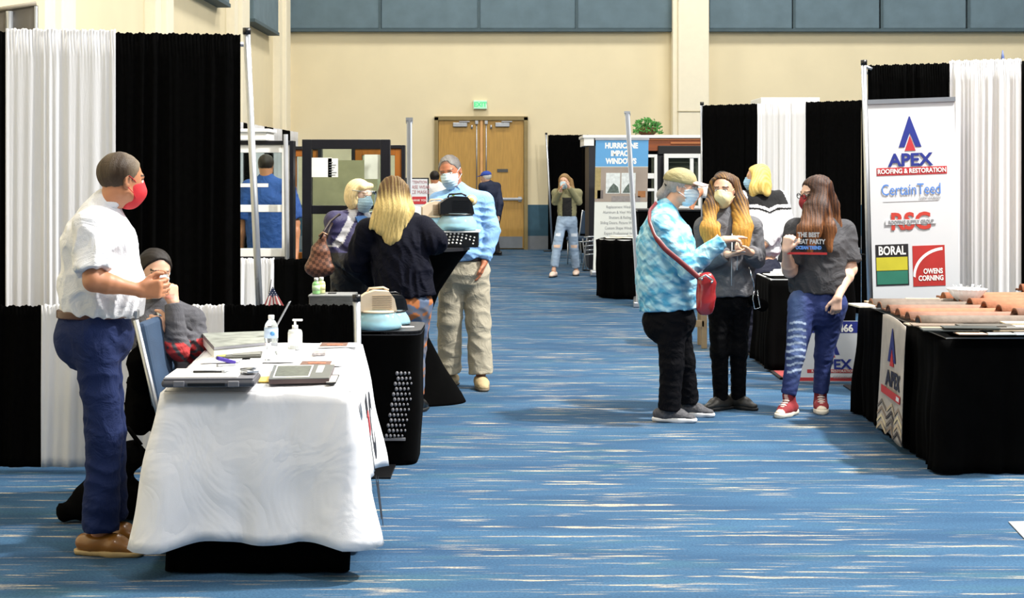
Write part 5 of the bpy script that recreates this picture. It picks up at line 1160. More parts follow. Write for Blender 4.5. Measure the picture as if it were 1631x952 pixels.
# 1. standing man, white shirt
r, I = person(dict(d=6.78, face=78, hy=130, hp=6, h=.0048, ch=.0068, w=1.02, u=1.0, skin='tan', seed=3, flat=(.78, .95, 1.0),
    head=(193, 287, 0), neck=(160, 335, 0), pel=(152, 520, 0), shR=(143, 362, -.19), shL=(172, 360, .19), aw=1.12,
    armR=((150, 447, -.27), (222, 462, -.20)), armL=((196, 448, .22), (238, 458, .06)), handR=dict(d=(1, .12, .06), n=(.1, 1, 0), s=(0, .2, 1), curl=(45, 55, 30)), handL=dict(d=(1, -.3, .1), n=(.1, -1, 0), s=(0, 0, 1), curl=(45, 55, 30)),
    hipR=(150, 530, -.09), hipL=(156, 530, .09), legR=((166, 690, -.10), (160, 845, -.09)), legL=((172, 685, .12), (176, 825, .14)), toeR=80, toeL=70,
    top=dict(mat=F_('shirt_white', 'e0e1e5', vs=5), hem=(160, 497, 0), sleeve=.42, e=.022, hw=.158, belly=1.2, famp=.012, ff=30, sw=1.2, collar=.04),
    bot=dict(mat=F_('navy_chino', '16244c', spec=.2), belt=mat('belt_brown', '4a2418', .4), e=.024, rise=.065, cuff=.062, lw=1.05, famp=.007, ff=30),
    shoe=dict(mat=mat('leather_tan', '8c5c22', .35, var=.12, coat=.3), smat=mat('sole_tan', 'b39a6c', .7), len=.29, lace=mat('lace_brown', '4a3018', .7), high=.075),
    mask=mat('mask_red', 'c01f28', .7, bump=.2), pleat=False, haircol=('3a2b1c', '8a7a64'), hair=dict(thick=.006, side=1), collar=mat('shirt_white')),
    'man standing in white short-sleeved shirt, navy trousers and red mask')
f = MB(); T = I['T']
I['T']
t_ = MB(); bk = I['pel']+UP*.065+I['F']*.2; t_.box(bk+V(.0, -.02, -.005), (.012, .05, .035), bev=.003); obj('buckle', t_, M_alu, r)
q_ = I['chest']+I['F']*.13-V(0, .12, 0)+UP*.0; f = MB(); f.tube([q_-V(0, 0, .012), q_+V(0, 0, .012)], .003, 6); 
# 2. seated man
def plaid(loc):
    el, wr, sh = loc['el'], loc['wr'], loc['sh']
    def f(v):
        c = np.tile(lin('505056'), (len(v), 1)); c *= (1+.1*np.sin(v[:, 2:3]*260))
        for s_ in 'RL':
            for (a, b) in ((sh[s_], el[s_]), (el[s_], wr[s_])):
                ba = b-a; t = np.clip(((v-a)@ba)/(ba@ba), 0, 1); d = np.linalg.norm(v-a-t[:, None]*ba, axis=1)
                m = (d < .085) & (((t > .25) & (a is sh[s_])) | ((t < .85) & (a is el[s_]))) & (np.sin(t*34+v[:, 0]*50) > -.45) & (np.sin(v[:, 0]*90+v[:, 2]*60) > -.6) & (v[:, 2] < sh['R'][2]-.08); c[m] = lin('b8383a')
        return c
    return f
r, I = person(dict(d=7.9, face=22, hy=34, hp=10, hr=4, h=.006, ch=.0075, w=1.0, u=1.0, skin='light', seed=9,
    head=(246, 434, 0), neck=(256, 490, .03), pel=(276, 640, .06), shR=(228, 512, -.02), shL=(304, 512, .06), aw=1.0,
    armR=((284, 556, -.20), (276, 482, -.16)), armL=((318, 556, -.0), (272, 522, -.17)), handR=dict(d=(-.15, .1, 1), n=(-.7, .5, 0), s=(-.3, -1, 0), curl=(60, 70, 40)), handL=dict(d=(-1, -.1, .3), n=(0, 1, -.2), s=(0, -.2, 1), curl=(30, 40, 20)),
    hipR=(268, 644, -.06), hipL=(292, 644, .08), legR=((318, 660, .10), (322, 775, .16)), legL=((322, 655, .32), (330, 765, .38)), toeR=80, toeL=80,
    top=dict(mat=mat('plaid_shirt', 'ffffff', .85, attr=True, bump=.3, wr=.25, ws=8), colf=plaid, hem=(276, 625, .06), e=.03, famp=.008, ff=45, collar=.02, belly=.7),
    bot=dict(mat=F_('trousers_black', '0a0a0e', spec=.1), e=.02, rise=.05, cuff=.05), shoe=dict(mat=mat('leather_black', '0c0c0c', .35), smat=mat('sole_black', '161616', .6)),
    mask=M_surg, haircol=('0e0806', '1c120c'), hair=dict(thick=.009, open=-.005)),
    'man seated at the white table in grey and red sweater holding his face mask')
f = MB(); c = I['neck']+V(.0, -.07, -.03); f.poly([(-.035, 0), (.035, 0), (.01, -.09)], Fr(c+I['F']*.045, unit(V(1, .5, 0)), unit(UP)), 0, .01); obj('shirt_collar', f, M_wht, r)
# 3. older blonde woman
M_purple = F_('jacket_purple', '2b2648', var=.15)
def purp(loc):
    neck, R = loc['neck'], loc['R']
    def f(v):
        c = np.tile(lin('2c2850'), (len(v), 1)); w_ = (v[:, 2] < neck[2]-.26); c[w_] = lin('0c0c14')
        s_ = (v-neck)@R; m = (np.abs(np.abs(s_)*.9+(v[:, 2]-neck[2])*.5-.065) < .028) & (v[:, 2] > neck[2]-.22); c[m] = lin('b8b6b8'); return c
    return f
r, I = person(dict(d=11.6, face=35, hy=58, hp=6, h=.0065, ch=.009, w=1.05, u=.94, skin='pale', seed=12,
    head=(572, 312, 0), neck=(566, 345, .02), pel=(560, 470, .05), hs=.98,
    armR=((536, 405, -.05), (566, 428, -.25)), armL=((598, 400, .1), (622, 395, -.1)),
    legR=((556, 540, .02), (556, 620, .05)), legL=((580, 540, .1), (580, 620, .12)), toeR=40, toeL=50,
    top=dict(name='jacket', mat=mat('jacket_attr', 'fff', .6, attr=True, bump=.3, wr=.3, ws=8), colf=purp, hem=(560, 470, .05), e=.035, sw=1.25, famp=.01, ff=38, bust=1),
    bot=dict(mat=F_('trousers_dark', '060608', spec=.1), e=.02), shoe=dict(mat=mat('leather_black', '0c0c0c'), smat=mat('sole_black', '161616')),
    mask=M_surg, haircol=('e2c890', 'f0dcae'), hair=dict(thick=.02, bob=1, amp=.0015, fq=260), brow='8a7050'),
    'older woman with short blonde hair, clear face shield and purple jacket')
T = I['T']; f = MB()
def shf(u, v): a = (u-.5)*2.0; return T(.115*sin(a), .02+.115*cos(a), .05-.16*v), I['Hd'].T @ V(sin(a), cos(a), 0)
f.shell(shf, 16, 6, .0015); obj('face_shield', f, mat('shield_clear', 'eef6fa', .04, trans=1, ior=1.08), r)
f = MB(); f.tube([T(sg, y_, .045) for sg, y_ in ((-.09, .0), (-.08, .06), (-.04, .115), (0, .125), (.04, .115), (.08, .06), (.09, 0))], .004, 6); obj('shield_band', f, M_gel, r)
f = MB(); f.lathe([(.008, -.004), (.008, .004)], T(.088, .0, -.035) if 0 else T(-.09, .0, -.04), 10); obj('earring', f, M_wht, r)
f = MB(); f.poly([(-.05, .02), (.0, -.09), (.05, .02), (.02, .03), (-.02, .03)], Fr(I['neck']+I['F']*.085-UP*.02, -I['R'], UP), 0, .012); obj('blouse_collar', f, mat('blouse_blue', '5f8fd0', .7), r)
# tote bag
def checkmat():
    m = bpy.data.materials.new('tote_check'); m.use_nodes = True; n = m.node_tree.nodes; L = m.node_tree.links.new; b = n['Principled BSDF']
    tc = n.new('ShaderNodeTexCoord'); mp = n.new('ShaderNodeMapping'); mp.inputs['Rotation'].default_value = (0, .2, 0); mp.inputs['Scale'].default_value = (1, 0.01, 1); ck = n.new('ShaderNodeTexChecker'); ck.inputs['Scale'].default_value = 42
    ck.inputs[1].default_value = (*lin('7a4f3a'), 1); ck.inputs[2].default_value = (*lin('4f3022'), 1); L(tc.outputs['Object'], mp.inputs[0]); L(mp.outputs[0], ck.inputs[0]); L(ck.outputs[0], b.inputs['Base Color']); b.inputs['Roughness'].default_value = .5; return m
db = 11.25; q = P(508, 440, db); t = thing('tote_bag', 'brown checked tote bag hanging from the older blonde woman\'s shoulder', 'bag', tuple(q))
pts = [(485, 428), (508, 373), (524, 372), (530, 425), (527, 434), (508, 443)]
fr = lambda a, b, c=0: V(0, db, 0)+V(a, -c, b)
soft('bag_body', [cap(P(514, 378, db), P(500, 426, db), .02, .055, .03, V(0, 1, 0), .8), cap(P(514, 378, db), P(521, 425, db), .02, .045, .03, V(0, 1, 0), .8), cap(P(496, 425, db), P(522, 430, db), .045, .045, .03, V(0, 1, 0), .9), cap(P(508, 400, db), P(508, 432, db), .06, .055, .03, V(0, 1, 0), .7)], .01, checkmat(), t, folds(4, .003, 30))
f = MB(); f.tube([P(510, 380, db-.02), P(517, 366, db-.02), P(526, 352, 11.42), P(540, 341, 11.45), P(548, 345, 11.6)], .008, 8); f.tube([P(520, 380, db+.05), P(524, 366, db+.08), P(532, 350, 11.5)], .008, 8); obj('strap', f, mat('strap_dark', '2a1c16', .5), t)
f = MB(); f.tube([P(508, 376, db-.04), P(514, 370, db-.045), P(522, 374, db-.04)], .008, 6); obj('buckle', f, mat('buckle_br', '9a7a60', .4, .5), t)
# 4. long-haired blonde from behind
r, I = person(dict(d=10.62, face=155, hy=160, hp=10, h=.0065, ch=.009, w=1.12, u=.95, skin='pale', seed=14,
    head=(626, 318, 0), neck=(628, 358, .0), pel=(648, 475, -.05), hs=.98, shL=(588, 370, .02), shR=(672, 366, .0), aw=1.1,
    armR=((692, 384, -.08), (655, 350, .10)), armL=((568, 418, .08), (596, 446, .22)), handR=dict(d=(-.5, .2, .8), n=(-.6, 0, -.4), s=(0, 0, 1), curl=(30, 35, 25)),
    legR=((664, 555, .0), (664, 628, .0)), legL=((640, 555, .1), (640, 626, .1)), toeR=160, toeL=170,
    top=dict(name='jacket', mat=F_('jacket_navy', '070918', spec=.15), hem=(646, 476, -.04), e=.06, sw=1.35, famp=.012, ff=32, w=1.1, hw=.2),
    bot=dict(name='leggings', mat=mat('floral', 'fff', .8, attr=True), e=.012, rise=.03, colf=lambda loc: (lambda v: np.where((wob(5, 60)(v) > .25)[:, None], lin('b06a3a'), np.where((wob(6, 50)(v) > .15)[:, None], lin('5a6a84'), lin('6a6a74'))))),
    shoe=dict(mat=mat('leather_black', '0c0c0c'), smat=mat('sole_black', '161616')),
    haircol=('5a4026', 'd8be7c'), hair=dict(thick=.014, long=1, grad=(.06, .1), amp=.003, fq=240, h=.006, open=-.02, strands=[
        dict(p=[(622, 300, -.04), (616, 335, -.09), (606, 365, -.12)], r=(.075, .07, .035)), dict(p=[(630, 300, -.05), (630, 340, -.11), (628, 378, -.14)], r=(.08, .09, .05)), dict(p=[(620, 310, -.05), (612, 340, -.1), (618, 385, -.14)], r=(.07, .06, .02)), dict(p=[(640, 305, -.02), (648, 335, -.05), (642, 362, -.1)], r=(.06, .05, .025)), dict(p=[(612, 330, -.08), (600, 352, -.1), (590, 362, -.1)], r=(.04, .03, .012))])),
    'woman with long wavy blonde hair in dark navy jacket leaning on the tall table')
f = MB(); f.tube([P(640, 400, 10.83), P(638, 435, 10.78), P(637, 458, 10.77), P(652, 457, 10.76), P(662, 461, 10.77)], .016, 8); obj('yellow_strap', f, mat('neon_yellow', 'd8d028', .6), r)
# 5. man in blue shirt
r, I = person(dict(d=11.85, face=-4, hy=-16, hp=14, hr=-8, h=.006, ch=.008, w=1.08, u=1.06, skin='ruddy', seed=21,
    head=(717, 273, 0), neck=(731, 308, .04), pel=(740, 425, .0), hs=1.04, shR=(698, 322, .0), shL=(770, 321, .02),
    armR=((690, 372, -.02), (728, 392, -.10)), armL=((784, 368, -.04), (772, 416, -.10)), handR=dict(d=(1, .2, -.1), curl=(30, 40, 20)), handL=dict(d=(-.3, .1, -1), curl=(10, 15, 10), n=(-1, 0, 0)),
    hipR=(722, 432, 0), hipL=(757, 432, 0), legR=((716, 510, .0), (716, 592, .05)), legL=((762, 515, -.02), (766, 595, -.05)), toeR=-25, toeL=8,
    top=dict(mat=F_('shirt_blue', '86b2e2', vs=6), hem=(742, 412, 0), e=.028, sw=1.02, famp=.012, ff=30, collar=.03, hw=.165, belly=1.0),
    bot=dict(mat=F_('khaki', 'a8a08c', vs=6), e=.03, rise=.07, belt=mat('belt_black', '1a1614', .4), lw=1.2, cuff=.068, famp=.008, ff=28),
    shoe=dict(mat=F_('shoe_tan', 'b8a27a'), smat=mat('sole_dark', '6a6050', .7), len=.3),
    mask=M_surg, haircol=('4c4642', '8a8884'), hair=dict(thick=.004, side=1, open=-.025), brow='5a4a40', collar=F_('shirt_blue2', '8ab6e6')),
    'tall grey-haired man in light blue shirt, khaki trousers and surgical mask')
q = P(751, 319, 11.655); f = MB()
for rr_, m_, o_ in ((.042, 'seal_gold:c9a860', 0), (.036, 'seal_white:e8dfc0', .002), (.02, 'seal_mid:caa860', .004)):
    f = MB(); f.lathe([(rr_, 0), (rr_, .004)], q-V(0, o_, 0), 24, V(1, 0, 0), V(0, 0, 1), V(0, -1, 0)); obj('chest_seal', f, mat(m_.split(':')[0], m_.split(':')[1], .6), r)
f = MB(); f.lathe([(.012, 0), (.012, .006)], P(722, 310, 11.68), 10, V(1, 0, 0), V(0, 0, 1), V(0, -1, 0)); obj('undershirt_tab', f, mat('lime', '9ac83c', .6), r)
f = MB(); f.box(P(739, 337, 11.66), (.0, .0, .0)) if 0 else None
f = MB()
for yy in (325, 340, 356): f.lathe([(.006, 0), (.006, .004)], P(729, yy, 11.655), 8, V(1, 0, 0), V(0, 0, 1), V(0, -1, 0))
obj('button', f, M_wht, r)
# 6/7 men far back
person(dict(d=28, face=200, hy=200, h=.014, ch=.016, w=1.05, head=(692, 283, 0), neck=(698, 296, 0), pel=(704, 342, 0), armR=((716, 325, -.05), (712, 345, -.1)), armL=((688, 325, 0), (690, 345, .1)),
    legR=((708, 378, 0), (708, 412, 0)), legL=((700, 378, 0), (700, 412, .1)), skin='tan', top=dict(mat=F_('tee_white', 'eceae6'), e=.03), bot=dict(mat=F_('trousers_grey', '3a3c44')), shoe=dict(mat=mat('leather_black', '0c0c0c'), smat=mat('sole_black', '161616')),
    haircol=('1c1410',), hair=dict(thick=.014)), 'far man in white shirt with dark hair seen behind the blue-shirted man\'s shoulder')
r, I = person(dict(d=30.2, face=225, hy=250, h=.014, ch=.016, w=1.1, u=1.04, head=(774, 283, 0), neck=(780, 294, 0), pel=(784, 340, 0), armR=((797, 325, -.1), (794, 345, -.15)), armL=((768, 322, 0), (762, 340, .1)),
    legR=((788, 372, 0), (792, 402, 0)), legL=((776, 372, 0), (776, 402, .1)), skin='light', top=dict(mat=F_('jacket_dnavy', '15203c'), e=.04), bot=dict(mat=F_('trousers_dnavy', '15171f')), shoe=dict(mat=mat('leather_black', '0c0c0c'), smat=mat('sole_black', '161616')),
    haircol=('d8d4cc',), hair=dict(thick=.01)), 'far man in navy jacket and blue baseball cap before the double doors')
T = I['T']; soft('cap', [ell(T(0, -.01, .06), (.092, .108, .075), I['Hd'], .01, [(T(0, 0, .045), -I['Hd'][2])]), cap(T(0, .08, .052), T(0, .15, .04), .05, .05, .02, I['Hd'][2], .15)], .01, F_('cap_blue', '2c4aa8'), r)
# 8 walking woman
def jeanf(loc): 
    kn = loc['kn']
    def f(v):
        c = np.tile(lin('8ea2b8'), (len(v), 1))*(1+.25*wob(3, 30, 3)(v))[:, None]
        for s_ in 'RL':
            for dz_ in (0, .18): c[(np.abs(v[:, 2]-kn[s_][2]-dz_-.02) < .022) & (np.abs(v[:, 0]-kn[s_][0]) < .05) & (v[:, 1] < kn[s_][1])] = lin('cfb09a' if dz_ == 0 else 'd4dae2')
        return c
    return f
person(dict(d=24.2, face=-10, hy=-15, h=.010, ch=.012, w=.92, u=.95, skin='light', seed=33, head=(899, 289, 0), neck=(903, 304, 0), pel=(903, 348, 0),
    armR=((884, 322, .0), (893, 304, -.2)), armL=((922, 322, -.05), (906, 298, -.2)), handR=dict(d=(.2, -.2, 1)), handL=dict(d=(-.2, 0, 1), curl=(20, 25, 20)), legR=((887, 394, -.1), (882, 430, -.15)), legL=((914, 394, .1), (918, 431, .2)), toeR=-20, toeL=-10,
    top=dict(name='jacket', mat=mat('olive_jacket', 'fff', .8, attr=True, bump=.3), e=.022, hem=(903, 344, 0), colf=lambda loc: (lambda v: np.where(((np.abs(v[:, 0]-loc['neck'][0]+.0) < .075) & (v[:, 1] < loc['neck'][1]) & (v[:, 2] < loc['neck'][2]-.1))[:, None], lin('0c0c0c'), lin('84805e')))),
    bot=dict(name='jeans', mat=mat('jeans_light', 'fff', .8, attr=True), colf=jeanf, e=.022, len=.86, cuff=.05, lw=1.1), shoe=dict(mat=mat('sandal', 'd8c0b0', .6), smat=mat('sole_black', '161616'), high=.06),
    mask=M_surg, haircol=('6a5030', 'a08050'), hair=dict(thick=.012, long=1, strands=[dict(p=[(895, 288, -.02), (892, 305, -.06), (892, 318, -.08)], r=(.05, .035, .015)), dict(p=[(908, 288, .02), (911, 305, .0), (913, 320, -.03)], r=(.05, .05, .02))])),
    'woman walking in ripped light jeans with one hand raised to her face')
# 9 man behind white window
person(dict(d=15.2, face=180, hy=170, h=.010, ch=.012, w=1.12, u=1.05, skin='tan', seed=35, hs=.92, head=(424, 264, 0), neck=(424, 288, 0), pel=(428, 395, 0), shR=(456, 300, 0), shL=(398, 300, 0), armR=((471, 355, 0), (472, 400, -.05)), armL=((386, 355, 0), (384, 400, 0)),
    legR=((440, 470, 0), (440, 532, 0)), legL=((414, 470, 0), (414, 532, 0)), top=dict(mat=F_('polo_blue', '1c4484'), sleeve=.45, e=.035, sw=1.3, hem=(428, 400, 0), w=1.1), bot=dict(name='jeans', mat=F_('jeans_dark', '2a3550')),
    shoe=dict(mat=mat('leather_black', '0c0c0c'), smat=mat('sole_black', '161616')), haircol=('2a2018',), hair=dict(thick=.01)), 'man in bright blue polo shirt seen through the white framed window')
# 10 capped woman
bw = wob(11, 45, 3.5); bw2 = wob(12, 130, 4)
def tie(loc): return lambda v: (lambda a: np.array(lin('4aa0c8'))*(1-a)+np.array(lin('b4e0ee'))*a)(np.clip(.5+.65*bw(v)+.8*bw2(v), 0, 1)[:, None])
r, I = person(dict(d=10.3, face=70, hy=78, hp=4, h=.006, ch=.0075, w=1.12, u=.98, skin='light', seed=41, flat=(.95, 1.0, 1.0),
    head=(1085, 298, 0), neck=(1057, 337, 0), pel=(1066, 500, 0), hs=1.0, shR=(1052, 360, -.17), shL=(1064, 356, .16), aw=1.1,
    armR=((1096, 428, -.25), (1152, 382, -.26)), armL=((1090, 420, .22), (1110, 440, .16)), handR=dict(d=(1, .1, .12), n=(.1, .3, -1), s=(0, .3, 1), curl=(30, 40, 20), point=(0, 1)),
    hipR=(1068, 505, -.09), hipL=(1074, 505, .09), legR=((1070, 580, -.09), (1066, 652, -.08)), legL=((1088, 575, .12), (1096, 640, .16)), toeR=78, toeL=72,
    top=dict(mat=mat('tie_dye', 'fff', .8, attr=True, bump=.35, wr=.3, ws=8), colf=tie, hem=(1066, 492, 0), e=.035, sw=1.25, famp=.009, ff=34, w=1.15, hw=.182, bust=1),
    bot=dict(mat=F_('trousers_black', '060608', spec=.1), e=.022, cuff=.06, lw=1.15, rise=.03), shoe=dict(mat=F_('sneaker_grey', '4c4c50', var=.4, vs=60), smat=mat('sole_white', 'e0e0e0', .6, var=.1), len=.28, sole=.03, lace=mat('lace_dark', '202024', .7)),
    mask=F_('mask_pale', 'cfe0ea'), haircol=('8a8684', 'b4b0ae'), hair=dict(thick=.012, amp=.002, loc=[dict(p=[(0, -.09, -.01), (0, -.12, -.06), (0, -.10, -.10)], r=(.035, .038, .015), flat=.9), dict(p=[(-.05, -.06, -.02), (-.04, -.06, -.09)], r=(.04, .03), flat=.9), dict(p=[(-.07, .0, .0), (-.065, -.02, -.07)], r=(.02, .015), flat=.9)])),
    'woman in light blue tie-dye shirt and olive cap pointing to the right')
T = I['T']; Hd = I['Hd']
cp = soft('cap', [ell(T(0, -.012, .045), (.090, .112, .085), Hd, .01, [(T(0, -.02, .03), unit(-Hd[2]+Hd[1]*-.12))])], .006, F_('cap_olive', '9a9168'), r)
f = MB()
def brf(u, v): a = (u-.5)*1.9; rr_ = 1+.0*v; return T(.085*sin(a)*(1-.1*v), .06+.035*cos(a)+.085*v*max(.2, cos(a*.8)), .048-.018*v-.02*sin(a)**2), Hd[2]
f.shell(brf, 16, 6, .006); obj('brim', f, F_('brim_pink', 'd8b4a4'), cp)
f = MB(); f.tube([T(.05*sin(a), -.11+.02*(1-cos(a)), .015+.012*cos(a*2)) for a in np.linspace(-1.4, 1.4, 8)], .006, 6); obj('cap_strap', f, M_blkpl, cp)
# red handbag
db = 9.98; q = P(1126, 500, db); t = thing('handbag', 'glossy red shoulder bag hanging at the capped woman\'s hip', 'bag', tuple(q))
M_rl = mat('red_leather', '94262a', .22, var=.15, vs=8, coat=.5)
soft('bag_body', [cap(P(1126, 446, db), P(1124, 488, db), .05, .055, .03, V(0, 1, 0), .8), cap(P(1119, 446, db), P(1117, 490, db), .03, .03, .03, V(0, 1, 0), 1), cap(P(1132, 452, db), P(1130, 484, db), .03, .03, .03, V(0, 1, 0), 1)], .007, M_rl, t, folds(8, .004, 30))
f = MB(); f.tube([P(1113, 444, db-.05), P(1124, 438, db-.06), P(1136, 447, db-.05)], .007, 8); obj('zip', f, M_alu, t)
for px, py in ((1118, 444), (1134, 449)): f = MB(); f.lathe([(.008, -.004), (.008, .004)], P(px, py, db-.06), 12, V(1, 0, 0), V(0, 0, 1), V(0, -1, 0)); obj('ring', f, M_chrome, t)
f = MB(); path = [P(1036, 326, 10.22), P(1034, 345, 10.03), P(1042, 375, 9.96), P(1060, 398, 9.95), P(1084, 417, 9.97), P(1104, 434, 9.97), P(1114, 442, 9.96)]
path = []; k_ = [(1046, 322, 10.25), (1035, 335, 10.12), (1034, 352, 10.03), (1043, 376, 9.975), (1060, 397, 9.955), (1084, 417, 9.955), (1104, 434, 9.955), (1114, 443, 9.95)]
path = [P(*k) for k in k_]
def stf(u, v):
    x = v*(len(path)-1); i = min(int(x), len(path)-2); p = path[i]*(1-(x-i))+path[i+1]*(x-i); tn = unit(path[i+1]-path[i]); w_ = unit(np.cross(tn, V(0, 1, 0))); ww = .011+.006*(v > .45); return p+w_*ww*(u-.5)*2, V(0, -1, 0)
f.shell(stf, 2, 30, .004); obj('strap', f, mat('strap_red', '6a2022', .4), t)
# 11 yellow mask woman
r, I = person(dict(d=10.75, face=-12, hy=-22, hp=3, h=.006, ch=.0075, w=.98, u=.96, skin='light', seed=51,
    head=(1153, 303, 0), neck=(1160, 343, .03), pel=(1162, 470, 0), hs=1.0, shR=(1123, 362, 0), shL=(1197, 362, .02),
    armR=((1118, 420, .0), (1158, 405, -.25)), armL=((1205, 412, .02), (1196, 402, -.25)), handR=dict(d=(1, -.15, .05), n=(0, 0, 1), s=(0, -1, .3), curl=(20, 25, 15)), handL=dict(d=(-1, -.3, .1), n=(0, .3, 1), s=(0, -1, .3), curl=(35, 45, 30)),
    hipR=(1146, 475, 0), hipL=(1178, 475, 0), legR=((1146, 560, -.03), (1148, 636, -.02)), legL=((1176, 558, .0), (1176, 636, .03)), toeR=-55, toeL=48,
    top=dict(name='cardigan', mat=F_('cardigan_grey', '5e5e62', var=.15, vs=25), hem=(1163, 472, 0), e=.03, sw=1.2, famp=.008, ff=34, hw=.165, bust=1, w=1.05),
    bot=dict(name='leggings', mat=F_('leggings_black', '050507', spec=.1), e=.012, cuff=.042, rise=.02), shoe=dict(mat=mat('boot_black', '2a2824', .45, var=.2), smat=mat('sole_black', '161616'), high=.13, len=.26, toe=.6),
    mask=F_('mask_yellow', 'dccf9e'), pleat=False, brow='3a2418', haircol=('38241a', 'c08c3c'), hair=dict(thick=.012, long=1, grad=(-.03, .2), amp=.0022, fq=300, open=-.012, strands=[
        dict(p=[(1138, 295, .0), (1132, 330, -.08), (1128, 365, -.16), (1128, 388, -.17)], r=(.04, .045, .05, .03)), dict(p=[(1146, 340, .03), (1136, 375, -.14), (1137, 395, -.17)], r=(.03, .035, .015)),
        dict(p=[(1168, 292, .02), (1178, 325, -.03), (1186, 360, -.14), (1188, 390, -.17)], r=(.05, .05, .05, .03)), dict(p=[(1176, 330, -.02), (1180, 370, -.16), (1180, 393, -.18)], r=(.04, .045, .025))])),
    'woman with long brown-to-blonde hair, yellow mask and grey cardigan')
f = MB(); f.poly([(-.05, -.10), (.05, -.10), (.03, -.02), (-.03, -.02)], Fr(I['neck']+I['F']*.09, -I['R'], UP), 0, .004)
q = P(1176, 401, 10.45); t = thing('card', 'small grey card held in the yellow-masked woman\'s hands', 'card', tuple(q)); f = MB(); f.box(q, (.09, .05, .003), np.array([[1, 0, .1], [0, 1, .3], [-.1, -.3, 1]])); obj('sheet', f, M_grey, t)
f = MB()
for a_ in ((1166, 372, 1165, 455), (1176, 376, 1174, 430)): f.tube([P(a_[0], a_[1], 10.53), P(a_[2], a_[3], 10.50)], .0035, 6)
obj('drawstring', f, M_lgrey, r)
db = 10.62; q = P(1208, 492, db); t = thing('shoulder_bag', 'small black bag with silver chain at the hip of the grey cardigan woman', 'bag', tuple(q))
soft('bag_body', [cap(P(1200, 478, db), P(1214, 486, db), .04, .045, .02, V(0, 1, 0), .6)], .008, M_blk2, t)
f = MB(); f.tube([P(1193, 425, db-.06), P(1200, 448, db-.06), P(1201, 462, db-.04)], .005, 6); f.tube([P(1201, 462, db-.04), P(1199, 476, db-.05), P(1202, 492, db-.06), P(1211, 490, db-.06), P(1208, 474, db-.05), P(1206, 462, db-.04)], .004, 6); obj('chain', f, M_chrome, t)
# 12 striped sweater woman
def swt(loc):
    neck, F2 = loc['neck'], loc['F' 'w']
    def f(v):
        c = np.tile(lin('e6e4e6'), (len(v), 1)); s_ = np.abs((v-neck)@loc['R']); z = neck[2]-v[:, 2]; k = z+.35*s_*0+.12*np.minimum(s_, .25)
        k = z-.35*np.maximum(0, .10-s_)+.30*np.maximum(0, s_-.10)*0
        ss = (v-neck)@loc['R']; c[(k < .075) & (np.abs(ss) < .2)] = lin('101012'); c[(k > .10) & (k < .122)] = lin('101012'); return c
    return f
r, I = person(dict(d=13.9, face=205, hy=255, hp=0, h=.008, ch=.009, w=1.05, u=1.03, skin='light', seed=61, head=(1206, 284, 0), neck=(1212, 312, .02), pel=(1212, 425, 0), sw=.19,
    armR=((1251, 354, -.10), (1220, 388, -.16)), armL=((1184, 350, .05), (1180, 395, -.1)), handR=dict(d=(-.6, .4, -.5), curl=(30, 30, 20)), legR=((1226, 505, 0), (1222, 560, 0)), legL=((1200, 505, .05), (1200, 560, .05)), toeR=200, toeL=210,
    top=dict(name='sweater', mat=mat('sweater', 'fff', .9, attr=True, bump=.4, wr=.22, ws=8), colf=swt, hem=(1212, 402, 0), e=.035, sw=1.3, famp=.008, ff=32, w=1.05), bot=dict(name='jeans', mat=F_('jeans_navy', '10152c'), e=.02), shoe=dict(mat=mat('leather_black', '0c0c0c'), smat=mat('sole_black', '161616')),
    mask=F_('mask_blue2', 'a4cce8'), haircol=('b8923c', 'e0c67c'), hair=dict(thick=.014, long=1, amp=.002, fq=260, strands=[dict(p=[(1214, 275, -.02), (1216, 295, -.08), (1222, 306, -.10)], r=(.07, .075, .04)), dict(p=[(1206, 280, -.06), (1202, 300, -.10), (1196, 314, -.10)], r=(.05, .045, .02))])),
    'woman with blonde hair in white sweater with black stripes, hand on hip')
